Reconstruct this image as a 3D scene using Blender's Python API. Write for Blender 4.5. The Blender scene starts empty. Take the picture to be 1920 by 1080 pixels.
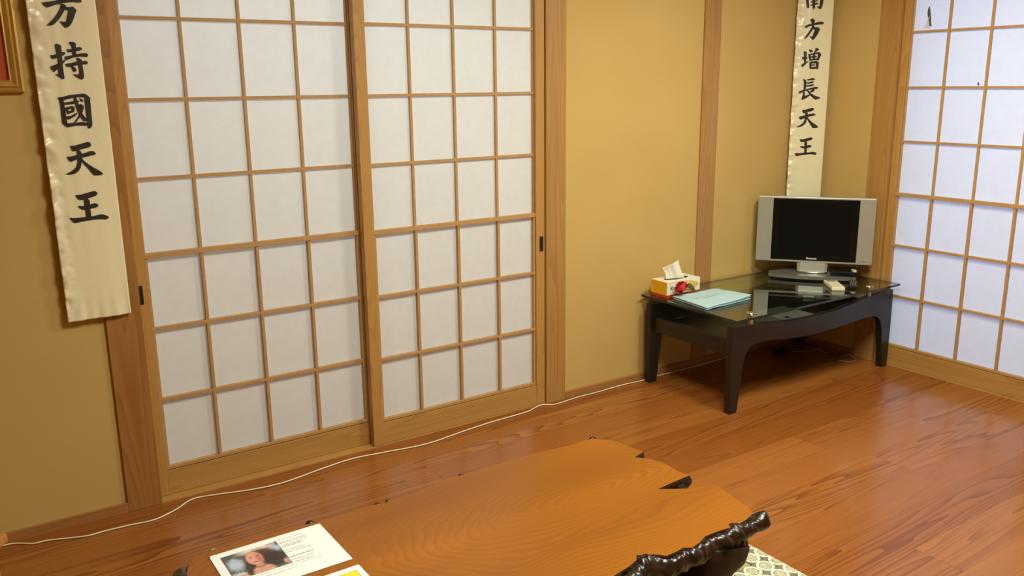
import bpy, bmesh, math, random
from mathutils import Vector, Matrix, noise
R_ = random.Random(7)
scene = bpy.context.scene
COL = scene.collection

# ------------------------------------------------------------------ camera, world, lights, exposure
cam_data = bpy.data.cameras.new('camera')
cam_data.sensor_width = 36.0
cam_data.lens = 30.404
cam_data.clip_start = 0.02
cam = bpy.data.objects.new('camera', cam_data)
COL.objects.link(cam)
cam.matrix_world = Matrix((
    (0.8280537, 0.1371657, -0.5436107, -0.9471345),
    (-0.5605489, 0.1842520, -0.8073637, -2.9501464),
    (-0.0105812, 0.9732609, 0.2294586, 1.3705080),
    (0, 0, 0, 1)))
scene.camera = cam

world = bpy.data.worlds.new('daylight')
scene.world = world
world.use_nodes = True
wb = world.node_tree.nodes['Background']
wb.inputs['Color'].default_value = (0.69, 0.99, 1.90, 1)
wb.inputs['Strength'].default_value = 2.05

def area(name, loc, size, power, color, rot=(0, 0, 0), shape='DISK', size_y=None):
    d = bpy.data.lights.new(name, 'AREA')
    d.shape = shape; d.size = size; d.energy = power; d.color = color
    if size_y: d.size_y = size_y
    o = bpy.data.objects.new(name, d)
    o.location = loc; o.rotation_euler = rot
    COL.objects.link(o)
    return o
area('ceiling_lamp_and_fill', (1.72, -1.38, 2.14), 0.40, 29, (0.97, 1.0, 0.86))
area('ceiling_lamp_and_fill', (0.5, -1.95, 2.36), 0.75, 56, (0.97, 1.0, 0.86))  # added soft fill that brightens the left side, no known lamp
area('corridor_backlight', (0.25, 0.75, 2.2), 1.5, 34, (0.80, 1.0, 1.26), shape='RECTANGLE', size_y=0.5)  # added backlight for the door papers, stands in for daylight beyond them

vs = scene.view_settings
vs.view_transform = 'Standard'
vs.look = 'None'
vs.gamma = 1.0
vs.exposure = 0.0
vs.use_curve_mapping = False
scene.cycles.max_bounces = 10
scene.cycles.transparent_max_bounces = 12

# ------------------------------------------------------------------ node helpers and materials
def lin(r, g, b):
    f = lambda c: (c / 255 / 12.92) if c / 255 <= 0.04045 else ((c / 255 + 0.055) / 1.055) ** 2.4
    return (f(r), f(g), f(b), 1.0)

class NT:
    def __init__(self, name):
        self.m = bpy.data.materials.new(name)
        self.m.use_nodes = True
        self.t = self.m.node_tree
        self.b = self.t.nodes['Principled BSDF']
    def n(self, typ, **kw):
        nd = self.t.nodes.new(typ)
        for k, v in kw.items():
            setattr(nd, k, v)
        return nd
    def l(self, a, b):
        self.t.links.new(a, b)
    def val(self, sock, v):
        if hasattr(v, 'is_output') or isinstance(v, bpy.types.NodeSocket):
            self.l(v, sock)
        else:
            sock.default_value = v
    def math(self, op, a, b=None, c=None):
        nd = self.n('ShaderNodeMath', operation=op)
        self.val(nd.inputs[0], a)
        if b is not None: self.val(nd.inputs[1], b)
        if c is not None: self.val(nd.inputs[2], c)
        return nd.outputs[0]
    def coords(self):
        return self.n('ShaderNodeTexCoord').outputs['Object']
    def mapping(self, vec, scale=(1, 1, 1), loc=(0, 0, 0)):
        nd = self.n('ShaderNodeMapping')
        self.l(vec, nd.inputs['Vector'])
        nd.inputs['Scale'].default_value = scale
        nd.inputs['Location'].default_value = loc
        return nd.outputs['Vector']
    def noise(self, vec, scale=1, detail=2, rough=0.5, dist=0.0):
        nd = self.n('ShaderNodeTexNoise')
        self.l(vec, nd.inputs['Vector'])
        nd.inputs['Scale'].default_value = scale
        nd.inputs['Detail'].default_value = detail
        nd.inputs['Roughness'].default_value = rough
        nd.inputs['Distortion'].default_value = dist
        return nd.outputs['Fac']
    def ramp(self, fac, stops):
        nd = self.n('ShaderNodeValToRGB')
        self.l(fac, nd.inputs['Fac'])
        cr = nd.color_ramp
        while len(cr.elements) < len(stops): cr.elements.new(0.5)
        for e, (p, c) in zip(cr.elements, stops):
            e.position = p; e.color = c
        return nd.outputs['Color']
    def mix(self, fac, a, b, mode='MIX'):
        nd = self.n('ShaderNodeMix', data_type='RGBA', blend_type=mode)
        self.val(nd.inputs['Factor'], fac)
        self.val(nd.inputs['A'], a) if False else None
        ins = [s for s in nd.inputs if s.type == 'RGBA']
        self.val(ins[0], a); self.val(ins[1], b)
        return [s for s in nd.outputs if s.type == 'RGBA'][0]
    def bump(self, h, strength=0.2, dist=0.002):
        nd = self.n('ShaderNodeBump')
        nd.inputs['Strength'].default_value = strength
        nd.inputs['Distance'].default_value = dist
        self.l(h, nd.inputs['Height'])
        self.l(nd.outputs['Normal'], self.b.inputs['Normal'])
    def base(self, c): self.val(self.b.inputs['Base Color'], c)
    def set(self, rough=0.5, metal=0.0, spec=None, coat=None, coat_rough=None):
        self.b.inputs['Roughness'].default_value = rough
        self.b.inputs['Metallic'].default_value = metal
        if spec is not None: self.b.inputs['Specular IOR Level'].default_value = spec
        if coat is not None: self.b.inputs['Coat Weight'].default_value = coat
        if coat_rough is not None: self.b.inputs['Coat Roughness'].default_value = coat_rough

def plain(name, c, rough=0.5, metal=0.0, spec=None, var=0.06, vscale=30, coat=None):
    m = NT(name)
    v = m.noise(m.coords(), vscale, 3)
    dark = tuple(x * (1 - var) for x in c[:3]) + (1,)
    lite = tuple(min(1, x * (1 + var)) for x in c[:3]) + (1,)
    m.base(m.ramp(v, [(0.3, dark), (0.7, lite)]))
    m.set(rough, metal, spec, coat)
    return m.m

def wood(name, c_mid, c_dark, axis, rough=0.45, ring=22, across=9.0, along=0.5, depth=0.55, coat=None, fibre=0.25):
    """straight-grained joinery wood; axis is the grain direction"""
    m = NT(name)
    sc = [across] * 3; sc['xyz'.index(axis)] = along
    v = m.mapping(m.coords(), tuple(sc))
    g = m.noise(v, 1.0, 1.5, 0.45)
    r = m.math('FRACT', m.math('MULTIPLY', g, ring))
    r = m.math('POWER', r, 2.0)
    sc2 = [420] * 3; sc2['xyz'.index(axis)] = 9
    f = m.noise(m.mapping(m.coords(), tuple(sc2)), 1.0, 2, 0.6)
    big = m.noise(m.mapping(m.coords(), tuple(x * 0.35 for x in sc)), 1.0, 1)
    col = m.mix(m.math('MULTIPLY', r, depth), c_mid, c_dark)
    col = m.mix(m.math('MULTIPLY', f, fibre), col, c_dark)
    lite = tuple(min(1, x * 1.18) for x in c_mid[:3]) + (1,)
    col = m.mix(m.math('MULTIPLY', big, 0.35), col, lite)
    m.base(col)
    m.set(rough, coat=coat)
    return m.m

HW_MID, HW_DARK = lin(188, 142, 74), lin(148, 102, 46)
MAT = {}
MAT['wood_z'] = wood('door_wood_upright', HW_MID, HW_DARK, 'z', 0.5)
MAT['wood_x'] = wood('door_wood_rail', HW_MID, HW_DARK, 'x', 0.5)
MAT['wood_y'] = wood('door_wood_side_rail', HW_MID, HW_DARK, 'y', 0.5)
MAT['post'] = wood('post_wood', lin(180, 134, 72), lin(138, 92, 42), 'z', 0.42, ring=26)
MAT['post_shaded'] = wood('shaded_post_wood', lin(170, 118, 60), lin(122, 76, 34), 'z', 0.42, ring=26)  # same wood as the other posts, darkened to stand for light falloff
MAT['base_x'] = wood('baseboard_wood', lin(168, 116, 62), lin(134, 86, 42), 'x', 0.5)
MAT['base_y'] = wood('baseboard_wood_side', lin(168, 116, 62), lin(134, 86, 42), 'y', 0.5)
MAT['muntin'] = plain('lattice_wood', lin(186, 144, 88), 0.55, var=0.08, vscale=60)

def mat_wall():
    m = NT('tan_wall_cloth')
    c = m.coords()
    a = m.noise(c, 700, 2, 0.6)
    b = m.noise(c, 3, 3, 0.5)
    col = m.ramp(b, [(0.3, lin(201, 168, 98)), (0.7, lin(206, 174, 105))])
    col = m.mix(m.math('MULTIPLY', a, 0.22), col, lin(180, 138, 70))
    m.base(col); m.set(0.75, spec=0.25)
    m.bump(a, 0.12, 0.001)
    return m.m
MAT['wall'] = mat_wall()
MAT['ceil'] = plain('ceiling_board', lin(222, 200, 160), 0.8)

def mat_floor():
    """pine floor planks along x, each with its own flame grain and tone"""
    m = NT('pine_floor_planks')
    sep = m.n('ShaderNodeSeparateXYZ'); m.l(m.coords(), sep.inputs[0])
    x, y = sep.outputs[0], sep.outputs[1]
    W = 0.152
    yy = m.math('DIVIDE', m.math('ADD', y, 5.018), W)
    row = m.math('FLOOR', yy)
    fy = m.math('FRACT', yy)
    wn = m.n('ShaderNodeTexWhiteNoise', noise_dimensions='1D'); m.l(row, wn.inputs['W'])
    xs = m.math('ADD', m.math('DIVIDE', x, 1.95), m.math('MULTIPLY', wn.outputs['Value'], 7.31))
    colm = m.math('FLOOR', xs); fx = m.math('FRACT', xs)
    pid = m.math('ADD', m.math('MULTIPLY', row, 13.7), m.math('MULTIPLY', colm, 3.1))
    wn2 = m.n('ShaderNodeTexWhiteNoise', noise_dimensions='1D'); m.l(pid, wn2.inputs['W'])
    rnd = wn2.outputs['Value']
    cv = m.n('ShaderNodeCombineXYZ')
    m.l(m.math('MULTIPLY', x, 0.48), cv.inputs[0]); m.l(m.math('MULTIPLY', y, 8.8), cv.inputs[1])
    m.l(m.math('MULTIPLY', rnd, 90.0), cv.inputs[2])
    g = m.noise(cv.outputs[0], 1.0, 2.0, 0.38, 0.15)
    lean = m.math('MULTIPLY', m.math('SUBTRACT', rnd, 0.42), 150.0)
    ring = m.math('FRACT', m.math('ADD', m.math('MULTIPLY', g, 17), m.math('MULTIPLY', y, lean)))
    ring = m.math('POWER', ring, 2.2)
    # broad zones: quiet sapwood and busy flame
    zone = m.noise(m.mapping(cv.outputs[0], (0.6, 0.55, 1), (3, 7, 1)), 1.0, 1.0)
    zr = m.n('ShaderNodeMapRange'); m.l(zone, zr.inputs[0])
    zr.inputs[1].default_value = 0.38; zr.inputs[2].default_value = 0.62
    zr.inputs[3].default_value = 0.22; zr.inputs[4].default_value = 1.0
    fib = m.n('ShaderNodeCombineXYZ')
    m.l(m.math('MULTIPLY', x, 7), fib.inputs[0]); m.l(m.math('MULTIPLY', y, 330), fib.inputs[1]); m.l(rnd, fib.inputs[2])
    f = m.noise(fib.outputs[0], 1.0, 3, 0.6)
    tone = m.ramp(rnd, [(0.0, lin(148, 86, 34)), (0.45, lin(160, 96, 40)), (1.0, lin(172, 108, 50))])
    col = m.mix(m.math('MULTIPLY', m.math('MULTIPLY', ring, zr.outputs[0]), 0.95), tone, lin(108, 52, 15))
    col = m.mix(m.math('MULTIPLY', f, 0.34), col, lin(126, 66, 24))
    # seams
    ey = m.math('MINIMUM', fy, m.math('SUBTRACT', 1.0, fy))
    seam = m.math('LESS_THAN', ey, 0.006)
    ex = m.math('MINIMUM', fx, m.math('SUBTRACT', 1.0, fx))
    seam = m.math('MAXIMUM', seam, m.math('LESS_THAN', ex, 0.0006))
    col = m.mix(m.math('MULTIPLY', seam, 0.5), col, lin(96, 44, 16))
    m.base(col)
    m.set(0.21, spec=0.44)
    m.bump(m.math('ADD', m.math('MULTIPLY', ring, -0.4), m.math('MULTIPLY', f, 0.3)), 0.09, 0.0012)
    return m.m
MAT['floor'] = mat_floor()

def mat_slab():
    m = NT('slab_table_wood')
    sep = m.n('ShaderNodeSeparateXYZ'); m.l(m.coords(), sep.inputs[0])
    x, y = sep.outputs[0], sep.outputs[1]
    cv = m.n('ShaderNodeCombineXYZ'); m.l(m.math('MULTIPLY', x, 1.5), cv.inputs[0]); m.l(m.math('MULTIPLY', y, 4.2), cv.inputs[1])
    w = m.noise(cv.outputs[0], 1.0, 2.5, 0.5, 0.3)
    # long oval rings round the flame near the right end
    dx = m.math('MULTIPLY', m.math('SUBTRACT', x, 0.42), m.math('SUBTRACT', 0.95, m.math('MULTIPLY', x, 0.45)))
    dy = m.math('MULTIPLY', m.math('SUBTRACT', y, m.math('ADD', -1.30, m.math('MULTIPLY', x, 0.02))), 3.2)
    d = m.math('SQRT', m.math('ADD', m.math('MULTIPLY', dx, dx), m.math('MULTIPLY', dy, dy)))
    d = m.math('ADD', d, m.math('MULTIPLY', w, 0.62))
    ring = m.math('FRACT', m.math('MULTIPLY', d, 21))
    ring = m.math('POWER', ring, 2.2)
    amp = m.noise(m.mapping(cv.outputs[0], (0.8, 0.8, 1), (5, 2, 0)), 1.3, 1)
    fib = m.n('ShaderNodeCombineXYZ'); m.l(m.math('MULTIPLY', x, 10), fib.inputs[0]); m.l(m.math('MULTIPLY', y, 260), fib.inputs[1])
    f = m.noise(fib.outputs[0], 1.0, 3, 0.6)
    big = m.noise(m.mapping(cv.outputs[0], (0.5, 0.8, 1), (1, 9, 0)), 1.2, 1.5)
    base = m.ramp(big, [(0.3, lin(144, 84, 26)), (0.55, lin(160, 96, 26)), (0.72, lin(178, 108, 26))])
    col = m.mix(m.math('MULTIPLY', m.math('MULTIPLY', ring, amp), 0.75), base, lin(112, 60, 14))
    col = m.mix(m.math('MULTIPLY', f, 0.32), col, lin(130, 72, 18))
    m.base(col)
    m.set(0.32, spec=0.22)
    return m.m
MAT['slab'] = mat_slab()

def mat_bark():
    m = NT('lacquered_bark')
    c = m.coords()
    a = m.noise(m.mapping(c, (26, 26, 10)), 1, 4, 0.6)
    m.base(m.ramp(a, [(0.3, lin(30, 17, 9)), (0.75, lin(54, 34, 20))]))
    m.set(0.27, spec=0.5)
    m.bump(a, 0.25, 0.004)
    return m.m
MAT['bark'] = mat_bark()
MAT['root'] = plain('dark_root_wood', lin(44, 24, 12), 0.5, spec=0.25, var=0.25, vscale=14)

def mat_paper(name, trans, tint):
    m = NT(name)
    c = m.coords()
    a = m.noise(c, 34, 4, 0.6)
    col = m.ramp(a, [(0.3, tuple(x * 0.965 for x in tint[:3]) + (1,)), (0.7, tint)])
    di = m.n('ShaderNodeBsdfDiffuse'); m.l(col, di.inputs['Color'])
    tr = m.n('ShaderNodeBsdfTranslucent'); m.l(col, tr.inputs['Color'])
    mx = m.n('ShaderNodeMixShader'); mx.inputs[0].default_value = trans
    m.l(di.outputs[0], mx.inputs[1]); m.l(tr.outputs[0], mx.inputs[2])
    out = [n for n in m.t.nodes if n.type == 'OUTPUT_MATERIAL'][0]
    m.l(mx.outputs[0], out.inputs['Surface'])
    return m.m
MAT['paper'] = mat_paper('shoji_paper', 0.42, (0.86, 0.86, 0.84, 1))

def mat_satin():
    m = NT('cream_satin')
    c = m.coords()
    a = m.noise(m.mapping(c, (900, 900, 60)), 1, 2)
    m.base(m.ramp(a, [(0.3, lin(238, 228, 188)), (0.7, lin(246, 237, 200))]))
    m.set(0.3, spec=0.6)
    m.b.inputs['Coat Weight'].default_value = 0.25
    m.b.inputs['Coat Roughness'].default_value = 0.28
    return m.m
MAT['satin'] = mat_satin()
MAT['ink'] = plain('black_ink', lin(38, 28, 16), 0.55)
MAT['gold'] = plain('gilt_frame', lin(196, 156, 78), 0.35, metal=0.55, vscale=18, var=0.12)
MAT['red_mat'] = plain('red_picture_ground', lin(182, 70, 32), 0.6)
MAT['dark_wood'] = wood('dark_table_wood', lin(33, 25, 18), lin(22, 15, 10), 'x', 0.36, fibre=0.4)
MAT['steel'] = plain('brushed_steel', lin(214, 212, 204), 0.22, metal=1.0)
MAT['silver'] = plain('silver_plastic', lin(176, 174, 158), 0.36, metal=0.35, var=0.02)
MAT['display'] = plain('unlit_display', lin(18, 18, 16), 0.3, spec=0.08, var=0.01)
MAT['grey_base'] = plain('grey_plastic', lin(122, 122, 112), 0.28, metal=0.35, var=0.02)
MAT['screen'] = plain('dark_screen', lin(20, 20, 17), 0.2, spec=0.16, var=0.02)
MAT['black'] = plain('black_plastic', lin(20, 20, 18), 0.35, spec=0.3)
MAT['white_pl'] = plain('ivory_plastic', lin(226, 218, 184), 0.4, var=0.02)
MAT['white'] = plain('white_paper', lin(252, 254, 248), 0.3, var=0.005)
MAT['tissue'] = plain('tissue_paper', lin(244, 238, 220), 0.9, var=0.02)
MAT['box_white'] = plain('box_white_card', lin(240, 232, 208), 0.4, var=0.02)
MAT['box_amber'] = plain('box_amber_card', lin(244, 186, 30), 0.4, var=0.06, vscale=8)
MAT['box_yellow'] = plain('box_yellow_print', lin(240, 204, 84), 0.4, var=0.04)
MAT['box_orange'] = plain('box_orange_print', lin(232, 176, 66), 0.4, var=0.04)
MAT['box_red'] = plain('box_red_print', lin(184, 58, 28), 0.4, var=0.04)
MAT['brand_ink'] = plain('dark_brand_print', lin(58, 30, 24), 0.5)
MAT['rose'] = plain('red_petals', lin(196, 36, 40), 0.55, var=0.25, vscale=60)
MAT['leaf'] = plain('dull_green_stem', lin(84, 76, 30), 0.6)
MAT['blue'] = plain('pale_blue_cloth', lin(176, 206, 210), 0.7, var=0.03)
MAT['pale_print'] = plain('pale_print', lin(214, 226, 206), 0.6)
MAT['cord'] = plain('white_cord', lin(240, 226, 186), 0.4, var=0.02)
MAT['grey_cord'] = plain('grey_cord', lin(150, 140, 120), 0.4)
MAT['text'] = plain('grey_print', lin(96, 100, 96), 0.6)
MAT['yellow'] = plain('yellow_print', lin(246, 226, 50), 0.45, var=0.02)
MAT['brass'] = plain('brass_ring', lin(190, 150, 90), 0.25, metal=1.0)
MAT['pull'] = plain('dark_bronze_pull', lin(48, 32, 20), 0.4, metal=0.3)
MAT['stool'] = wood('orange_stool_wood', lin(206, 134, 70), lin(170, 98, 44), 'x', 0.4)
MAT['cushion'] = plain('olive_cushion_cloth', lin(168, 150, 98), 0.9, var=0.05)
MAT['seam_dark'] = plain('dark_joint', lin(84, 48, 20), 0.6)
MAT['tear'] = plain('dark_gap', lin(84, 84, 84), 0.8, var=0.25, vscale=60)

def mat_portrait():
    """a blurred colour snapshot: soft patches of foliage, sky, dark hair, face and shoulders (u right, v down in the print)"""
    m = NT('portrait_snapshot')
    uv = m.n('ShaderNodeUVMap').outputs[0]
    sep = m.n('ShaderNodeSeparateXYZ'); m.l(uv, sep.inputs[0])
    nz = m.noise(uv, 7, 3, 0.6)
    def blob(cu, cv, ru, rv, soft=0.35, wob=0.5):
        a = m.math('DIVIDE', m.math('SUBTRACT', sep.outputs[0], cu), ru)
        b = m.math('DIVIDE', m.math('SUBTRACT', sep.outputs[1], cv), rv)
        d = m.math('SQRT', m.math('ADD', m.math('MULTIPLY', a, a), m.math('MULTIPLY', b, b)))
        d = m.math('ADD', d, m.math('MULTIPLY', m.math('SUBTRACT', nz, 0.5), wob))
        r = m.n('ShaderNodeMapRange', interpolation_type='SMOOTHSTEP'); m.l(d, r.inputs[0])
        r.inputs[1].default_value = 1 - soft; r.inputs[2].default_value = 1 + soft
        r.inputs[3].default_value = 1.0; r.inputs[4].default_value = 0.0
        return r.outputs[0]
    col = m.ramp(m.noise(uv, 22, 4, 0.7), [(0.35, lin(46, 52, 46)), (0.7, lin(120, 122, 108))])
    for args, c in (((0.17, 0.45, 0.13, 0.22, 0.5, 1.6), lin(186, 200, 220)), ((0.13, 0.85, 0.10, 0.10, 0.5, 1.6), lin(206, 210, 206)),
                    ((0.90, 0.24, 0.10, 0.16, 0.5, 1.4), lin(190, 204, 226)), ((0.60, 0.06, 0.28, 0.14, 0.6, 0.6), lin(236, 220, 204)),
                    ((0.62, 0.50, 0.31, 0.42, 0.22, 0.5), lin(96, 52, 46)), ((0.78, 0.62, 0.20, 0.30, 0.25, 0.5), lin(58, 42, 38)),
                    ((0.36, 0.78, 0.09, 0.26, 0.3, 0.5), lin(62, 44, 40)), ((0.53, 0.98, 0.19, 0.24, 0.2, 0.3), lin(226, 166, 142)),
                    ((0.16, 1.02, 0.11, 0.14, 0.2, 0.3), lin(232, 178, 158)), ((0.96, 0.86, 0.06, 0.12, 0.3, 0.3), lin(206, 160, 146)),
                    ((0.515, 0.72, 0.07, 0.16, 0.3, 0.2), lin(206, 140, 118)), ((0.495, 0.40, 0.135, 0.27, 0.16, 0.12), lin(226, 162, 138)),
                    ((0.575, 0.46, 0.05, 0.20, 0.6, 0.3), lin(196, 124, 104)), ((0.49, 0.555, 0.05, 0.026, 0.5, 0.2), lin(184, 96, 88)),
                    ((0.44, 0.345, 0.032, 0.022, 0.6, 0.2), lin(136, 84, 70)), ((0.56, 0.335, 0.032, 0.022, 0.6, 0.2), lin(130, 80, 68))):
        col = m.mix(blob(*args), col, c)
    m.base(col); m.set(0.35)
    return m.m
MAT['portrait'] = mat_portrait()

def mat_lace():
    """openwork of touching rings, 5 cm apart, with meshed centres"""
    m = NT('ring_lace')
    sep = m.n('ShaderNodeSeparateXYZ'); m.l(m.coords(), sep.inputs[0])
    P = 0.0507
    u = m.math('SUBTRACT', m.math('FRACT', m.math('DIVIDE', m.math('ADD', sep.outputs[0], 5 - 0.887 + P / 2 + P * 0.378), P)), 0.5)
    v = m.math('SUBTRACT', m.math('FRACT', m.math('DIVIDE', m.math('ADD', sep.outputs[1], 5 + 1.546 + P / 2 - 0.031 ), P)), 0.5)
    r = m.math('SQRT', m.math('ADD', m.math('MULTIPLY', u, u), m.math('MULTIPLY', v, v)))
    ring = m.math('MULTIPLY', m.math('GREATER_THAN', r, 0.35), m.math('LESS_THAN', r, 0.50))
    fine = m.noise(m.coords(), 620, 1)
    dots = m.math('GREATER_THAN', fine, 0.47)
    inner = m.math('LESS_THAN', r, 0.30)
    gapr = m.math('GREATER_THAN', m.noise(m.coords(), 420, 1), 0.52)
    band = m.math('LESS_THAN', r, 0.351)
    mesh = m.math('MULTIPLY', inner, m.math('ADD', 0.12, m.math('MULTIPLY', dots, 0.62)))
    mesh = m.math('MAXIMUM', mesh, m.math('MULTIPLY', m.math('MULTIPLY', band, gapr), 0.8))
    outer = m.math('MULTIPLY', m.math('GREATER_THAN', r, 0.5), m.math('MULTIPLY', dots, 0.35))
    fac = m.math('MAXIMUM', ring, m.math('MAXIMUM', mesh, outer))
    m.base(m.mix(fac, lin(34, 32, 18), lin(222, 216, 182)))
    m.set(0.85)
    m.bump(fac, 0.4, 0.001)
    return m.m
MAT['lace'] = mat_lace()

def mat_glass():
    m = NT('smoked_table_glass')
    g = m.n('ShaderNodeBsdfGlossy'); g.inputs['Roughness'].default_value = 0.02
    g.inputs['Color'].default_value = (0.95, 1, 0.97, 1)
    t = m.n('ShaderNodeBsdfTransparent'); t.inputs['Color'].default_value = (0.86, 0.90, 0.87, 1)
    geo = m.n('ShaderNodeNewGeometry')
    dt = m.n('ShaderNodeVectorMath', operation='DOT_PRODUCT')
    m.l(geo.outputs['Normal'], dt.inputs[0]); m.l(geo.outputs['Incoming'], dt.inputs[1])
    c1 = m.math('SUBTRACT', 1.0, m.math('MINIMUM', 1.0, m.math('ABSOLUTE', dt.outputs['Value'])))
    fres = m.math('ADD', 0.055, m.math('MULTIPLY', 0.945, m.math('POWER', c1, 4.2)))
    mx = m.n('ShaderNodeMixShader')
    m.l(fres, mx.inputs[0]); m.l(t.outputs[0], mx.inputs[1]); m.l(g.outputs[0], mx.inputs[2])
    out = [n for n in m.t.nodes if n.type == 'OUTPUT_MATERIAL'][0]
    m.l(mx.outputs[0], out.inputs['Surface'])
    return m.m
MAT['glass'] = mat_glass()
MAT['glass_edge'] = plain('dark_glass_edge', lin(26, 34, 32), 0.1, spec=0.6)

# ------------------------------------------------------------------ mesh helpers
def link(name, me, mat=None, parent=None):
    o = bpy.data.objects.new(name, me)
    COL.objects.link(o)
    if mat is not None:
        for mm in (mat if isinstance(mat, (list, tuple)) else [mat]):
            me.materials.append(mm)
    if parent is not None:
        o.parent = parent
    return o
def finish(name, bm, mat, parent=None, smooth=False, loc=None):
    me = bpy.data.meshes.new(name)
    bmesh.ops.recalc_face_normals(bm, faces=bm.faces)
    bm.to_mesh(me); bm.free()
    if smooth:
        for p in me.polygons: p.use_smooth = True
    o = link(name, me, mat, parent)
    if loc is not None: o.location = loc
    return o
def box(bm, x0, x1, y0, y1, z0, z1, bevel=0.0, mi=0):
    vs_ = [bm.verts.new((x, y, z)) for x in (x0, x1) for y in (y0, y1) for z in (z0, z1)]
    F = [(0, 1, 3, 2), (4, 6, 7, 5), (0, 4, 5, 1), (2, 3, 7, 6), (0, 2, 6, 4), (1, 5, 7, 3)]
    fs = [bm.faces.new([vs_[i] for i in f]) for f in F]
    for f in fs: f.material_index = mi
    if bevel > 0:
        es = {e for f in fs for e in f.edges}
        r = bmesh.ops.bevel(bm, geom=list(es), offset=bevel, segments=2, affect='EDGES', profile=0.6)
        for f in r['faces']: f.material_index = mi
    return fs
def bx(name, d, mat, parent=None, bevel=0.0015):
    bm = bmesh.new(); box(bm, *d, bevel=bevel)
    return finish(name, bm, mat, parent)
def prism(bm, pts, fn, t0, t1, bevel=0.0):
    """polygon pts extruded; fn(a,b,t) -> xyz"""
    A = [bm.verts.new(fn(a, b, t0)) for a, b in pts]
    B = [bm.verts.new(fn(a, b, t1)) for a, b in pts]
    n = len(pts)
    fs = [bm.faces.new(A), bm.faces.new(B[::-1])]
    for i in range(n):
        fs.append(bm.faces.new((A[i], B[i], B[(i + 1) % n], A[(i + 1) % n])))
    if bevel > 0:
        es = set(fs[0].edges) | set(fs[1].edges)
        bmesh.ops.bevel(bm, geom=list(es), offset=bevel, segments=2, affect='EDGES', profile=0.6)
    return fs
def tube(bm, pts, r, seg=8):
    pts = [Vector(p) for p in pts]
    rings = []
    up = Vector((0, 0, 1))
    for i, p in enumerate(pts):
        t = (pts[min(i + 1, len(pts) - 1)] - pts[max(i - 1, 0)]).normalized()
        a = t.cross(up)
        if a.length < 1e-3: a = t.cross(Vector((1, 0, 0)))
        a.normalize(); b = a.cross(t).normalized()
        rr = r[i] if isinstance(r, (list, tuple)) else r
        rings.append([bm.verts.new(p + (a * math.cos(k * 2 * math.pi / seg) + b * math.sin(k * 2 * math.pi / seg)) * rr) for k in range(seg)])
    for q, s in zip(rings, rings[1:]):
        for k in range(seg):
            bm.faces.new((q[k], q[(k + 1) % seg], s[(k + 1) % seg], s[k]))
    bm.faces.new(rings[0][::-1]); bm.faces.new(rings[-1])
def smooth_path(pts, n=6):
    P = [Vector(p) for p in pts]; out = []
    for i in range(len(P) - 1):
        p0, p1, p2, p3 = P[max(i - 1, 0)], P[i], P[i + 1], P[min(i + 2, len(P) - 1)]
        for k in range(n):
            t = k / n
            out.append(0.5 * ((2 * p1) + (p2 - p0) * t + (2 * p0 - 5 * p1 + 4 * p2 - p3) * t * t + (3 * p1 - p0 - 3 * p2 + p3) * t ** 3))
    out.append(P[-1]); return out
def lathe(bm, prof, cx, cy, seg=24):
    rings = [[bm.verts.new((cx + r * math.cos(2 * math.pi * k / seg), cy + r * math.sin(2 * math.pi * k / seg), z)) for k in range(seg)] for r, z in prof]
    for q, s in zip(rings, rings[1:]):
        for k in range(seg):
            bm.faces.new((q[k], q[(k + 1) % seg], s[(k + 1) % seg], s[k]))
    bm.faces.new(rings[0][::-1]); bm.faces.new(rings[-1])
def tag(o, label, cat, group=None, kind=None):
    o['label'] = label; o['category'] = cat
    if group: o['group'] = group
    if kind: o['kind'] = kind
    return o
def thing(name, label, cat, loc=(0, 0, 0), rotz=0.0, group=None, kind=None):
    o = bpy.data.objects.new(name, None)
    COL.objects.link(o)
    o.location = loc; o.rotation_euler = (0, 0, rotz)
    o.empty_display_size = 0.05
    return tag(o, label, cat, group, kind)
def struct(o, label, cat):
    return tag(o, label, cat, kind='structure')
def copy_tree(o, parent=None):
    c = o.copy(); COL.objects.link(c)
    if parent is not None: c.parent = parent
    for ch in list(o.children): copy_tree(ch, c)
    return c
def text_mesh(name, body, size, mat, parent, M, depth=0.0003, bold=0.0):
    cu = bpy.data.curves.new(name, 'FONT')
    cu.body = body; cu.size = size; cu.align_x = 'CENTER'; cu.align_y = 'CENTER'
    cu.extrude = depth; cu.offset = bold
    tmp = bpy.data.objects.new(name + '_source', cu)
    COL.objects.link(tmp)
    dg = bpy.context.evaluated_depsgraph_get()
    me = bpy.data.meshes.new_from_object(tmp.evaluated_get(dg))
    bpy.data.objects.remove(tmp); bpy.data.curves.remove(cu)
    me.transform(M)
    me.materials.clear()
    return link(name, me, mat, parent)
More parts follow.
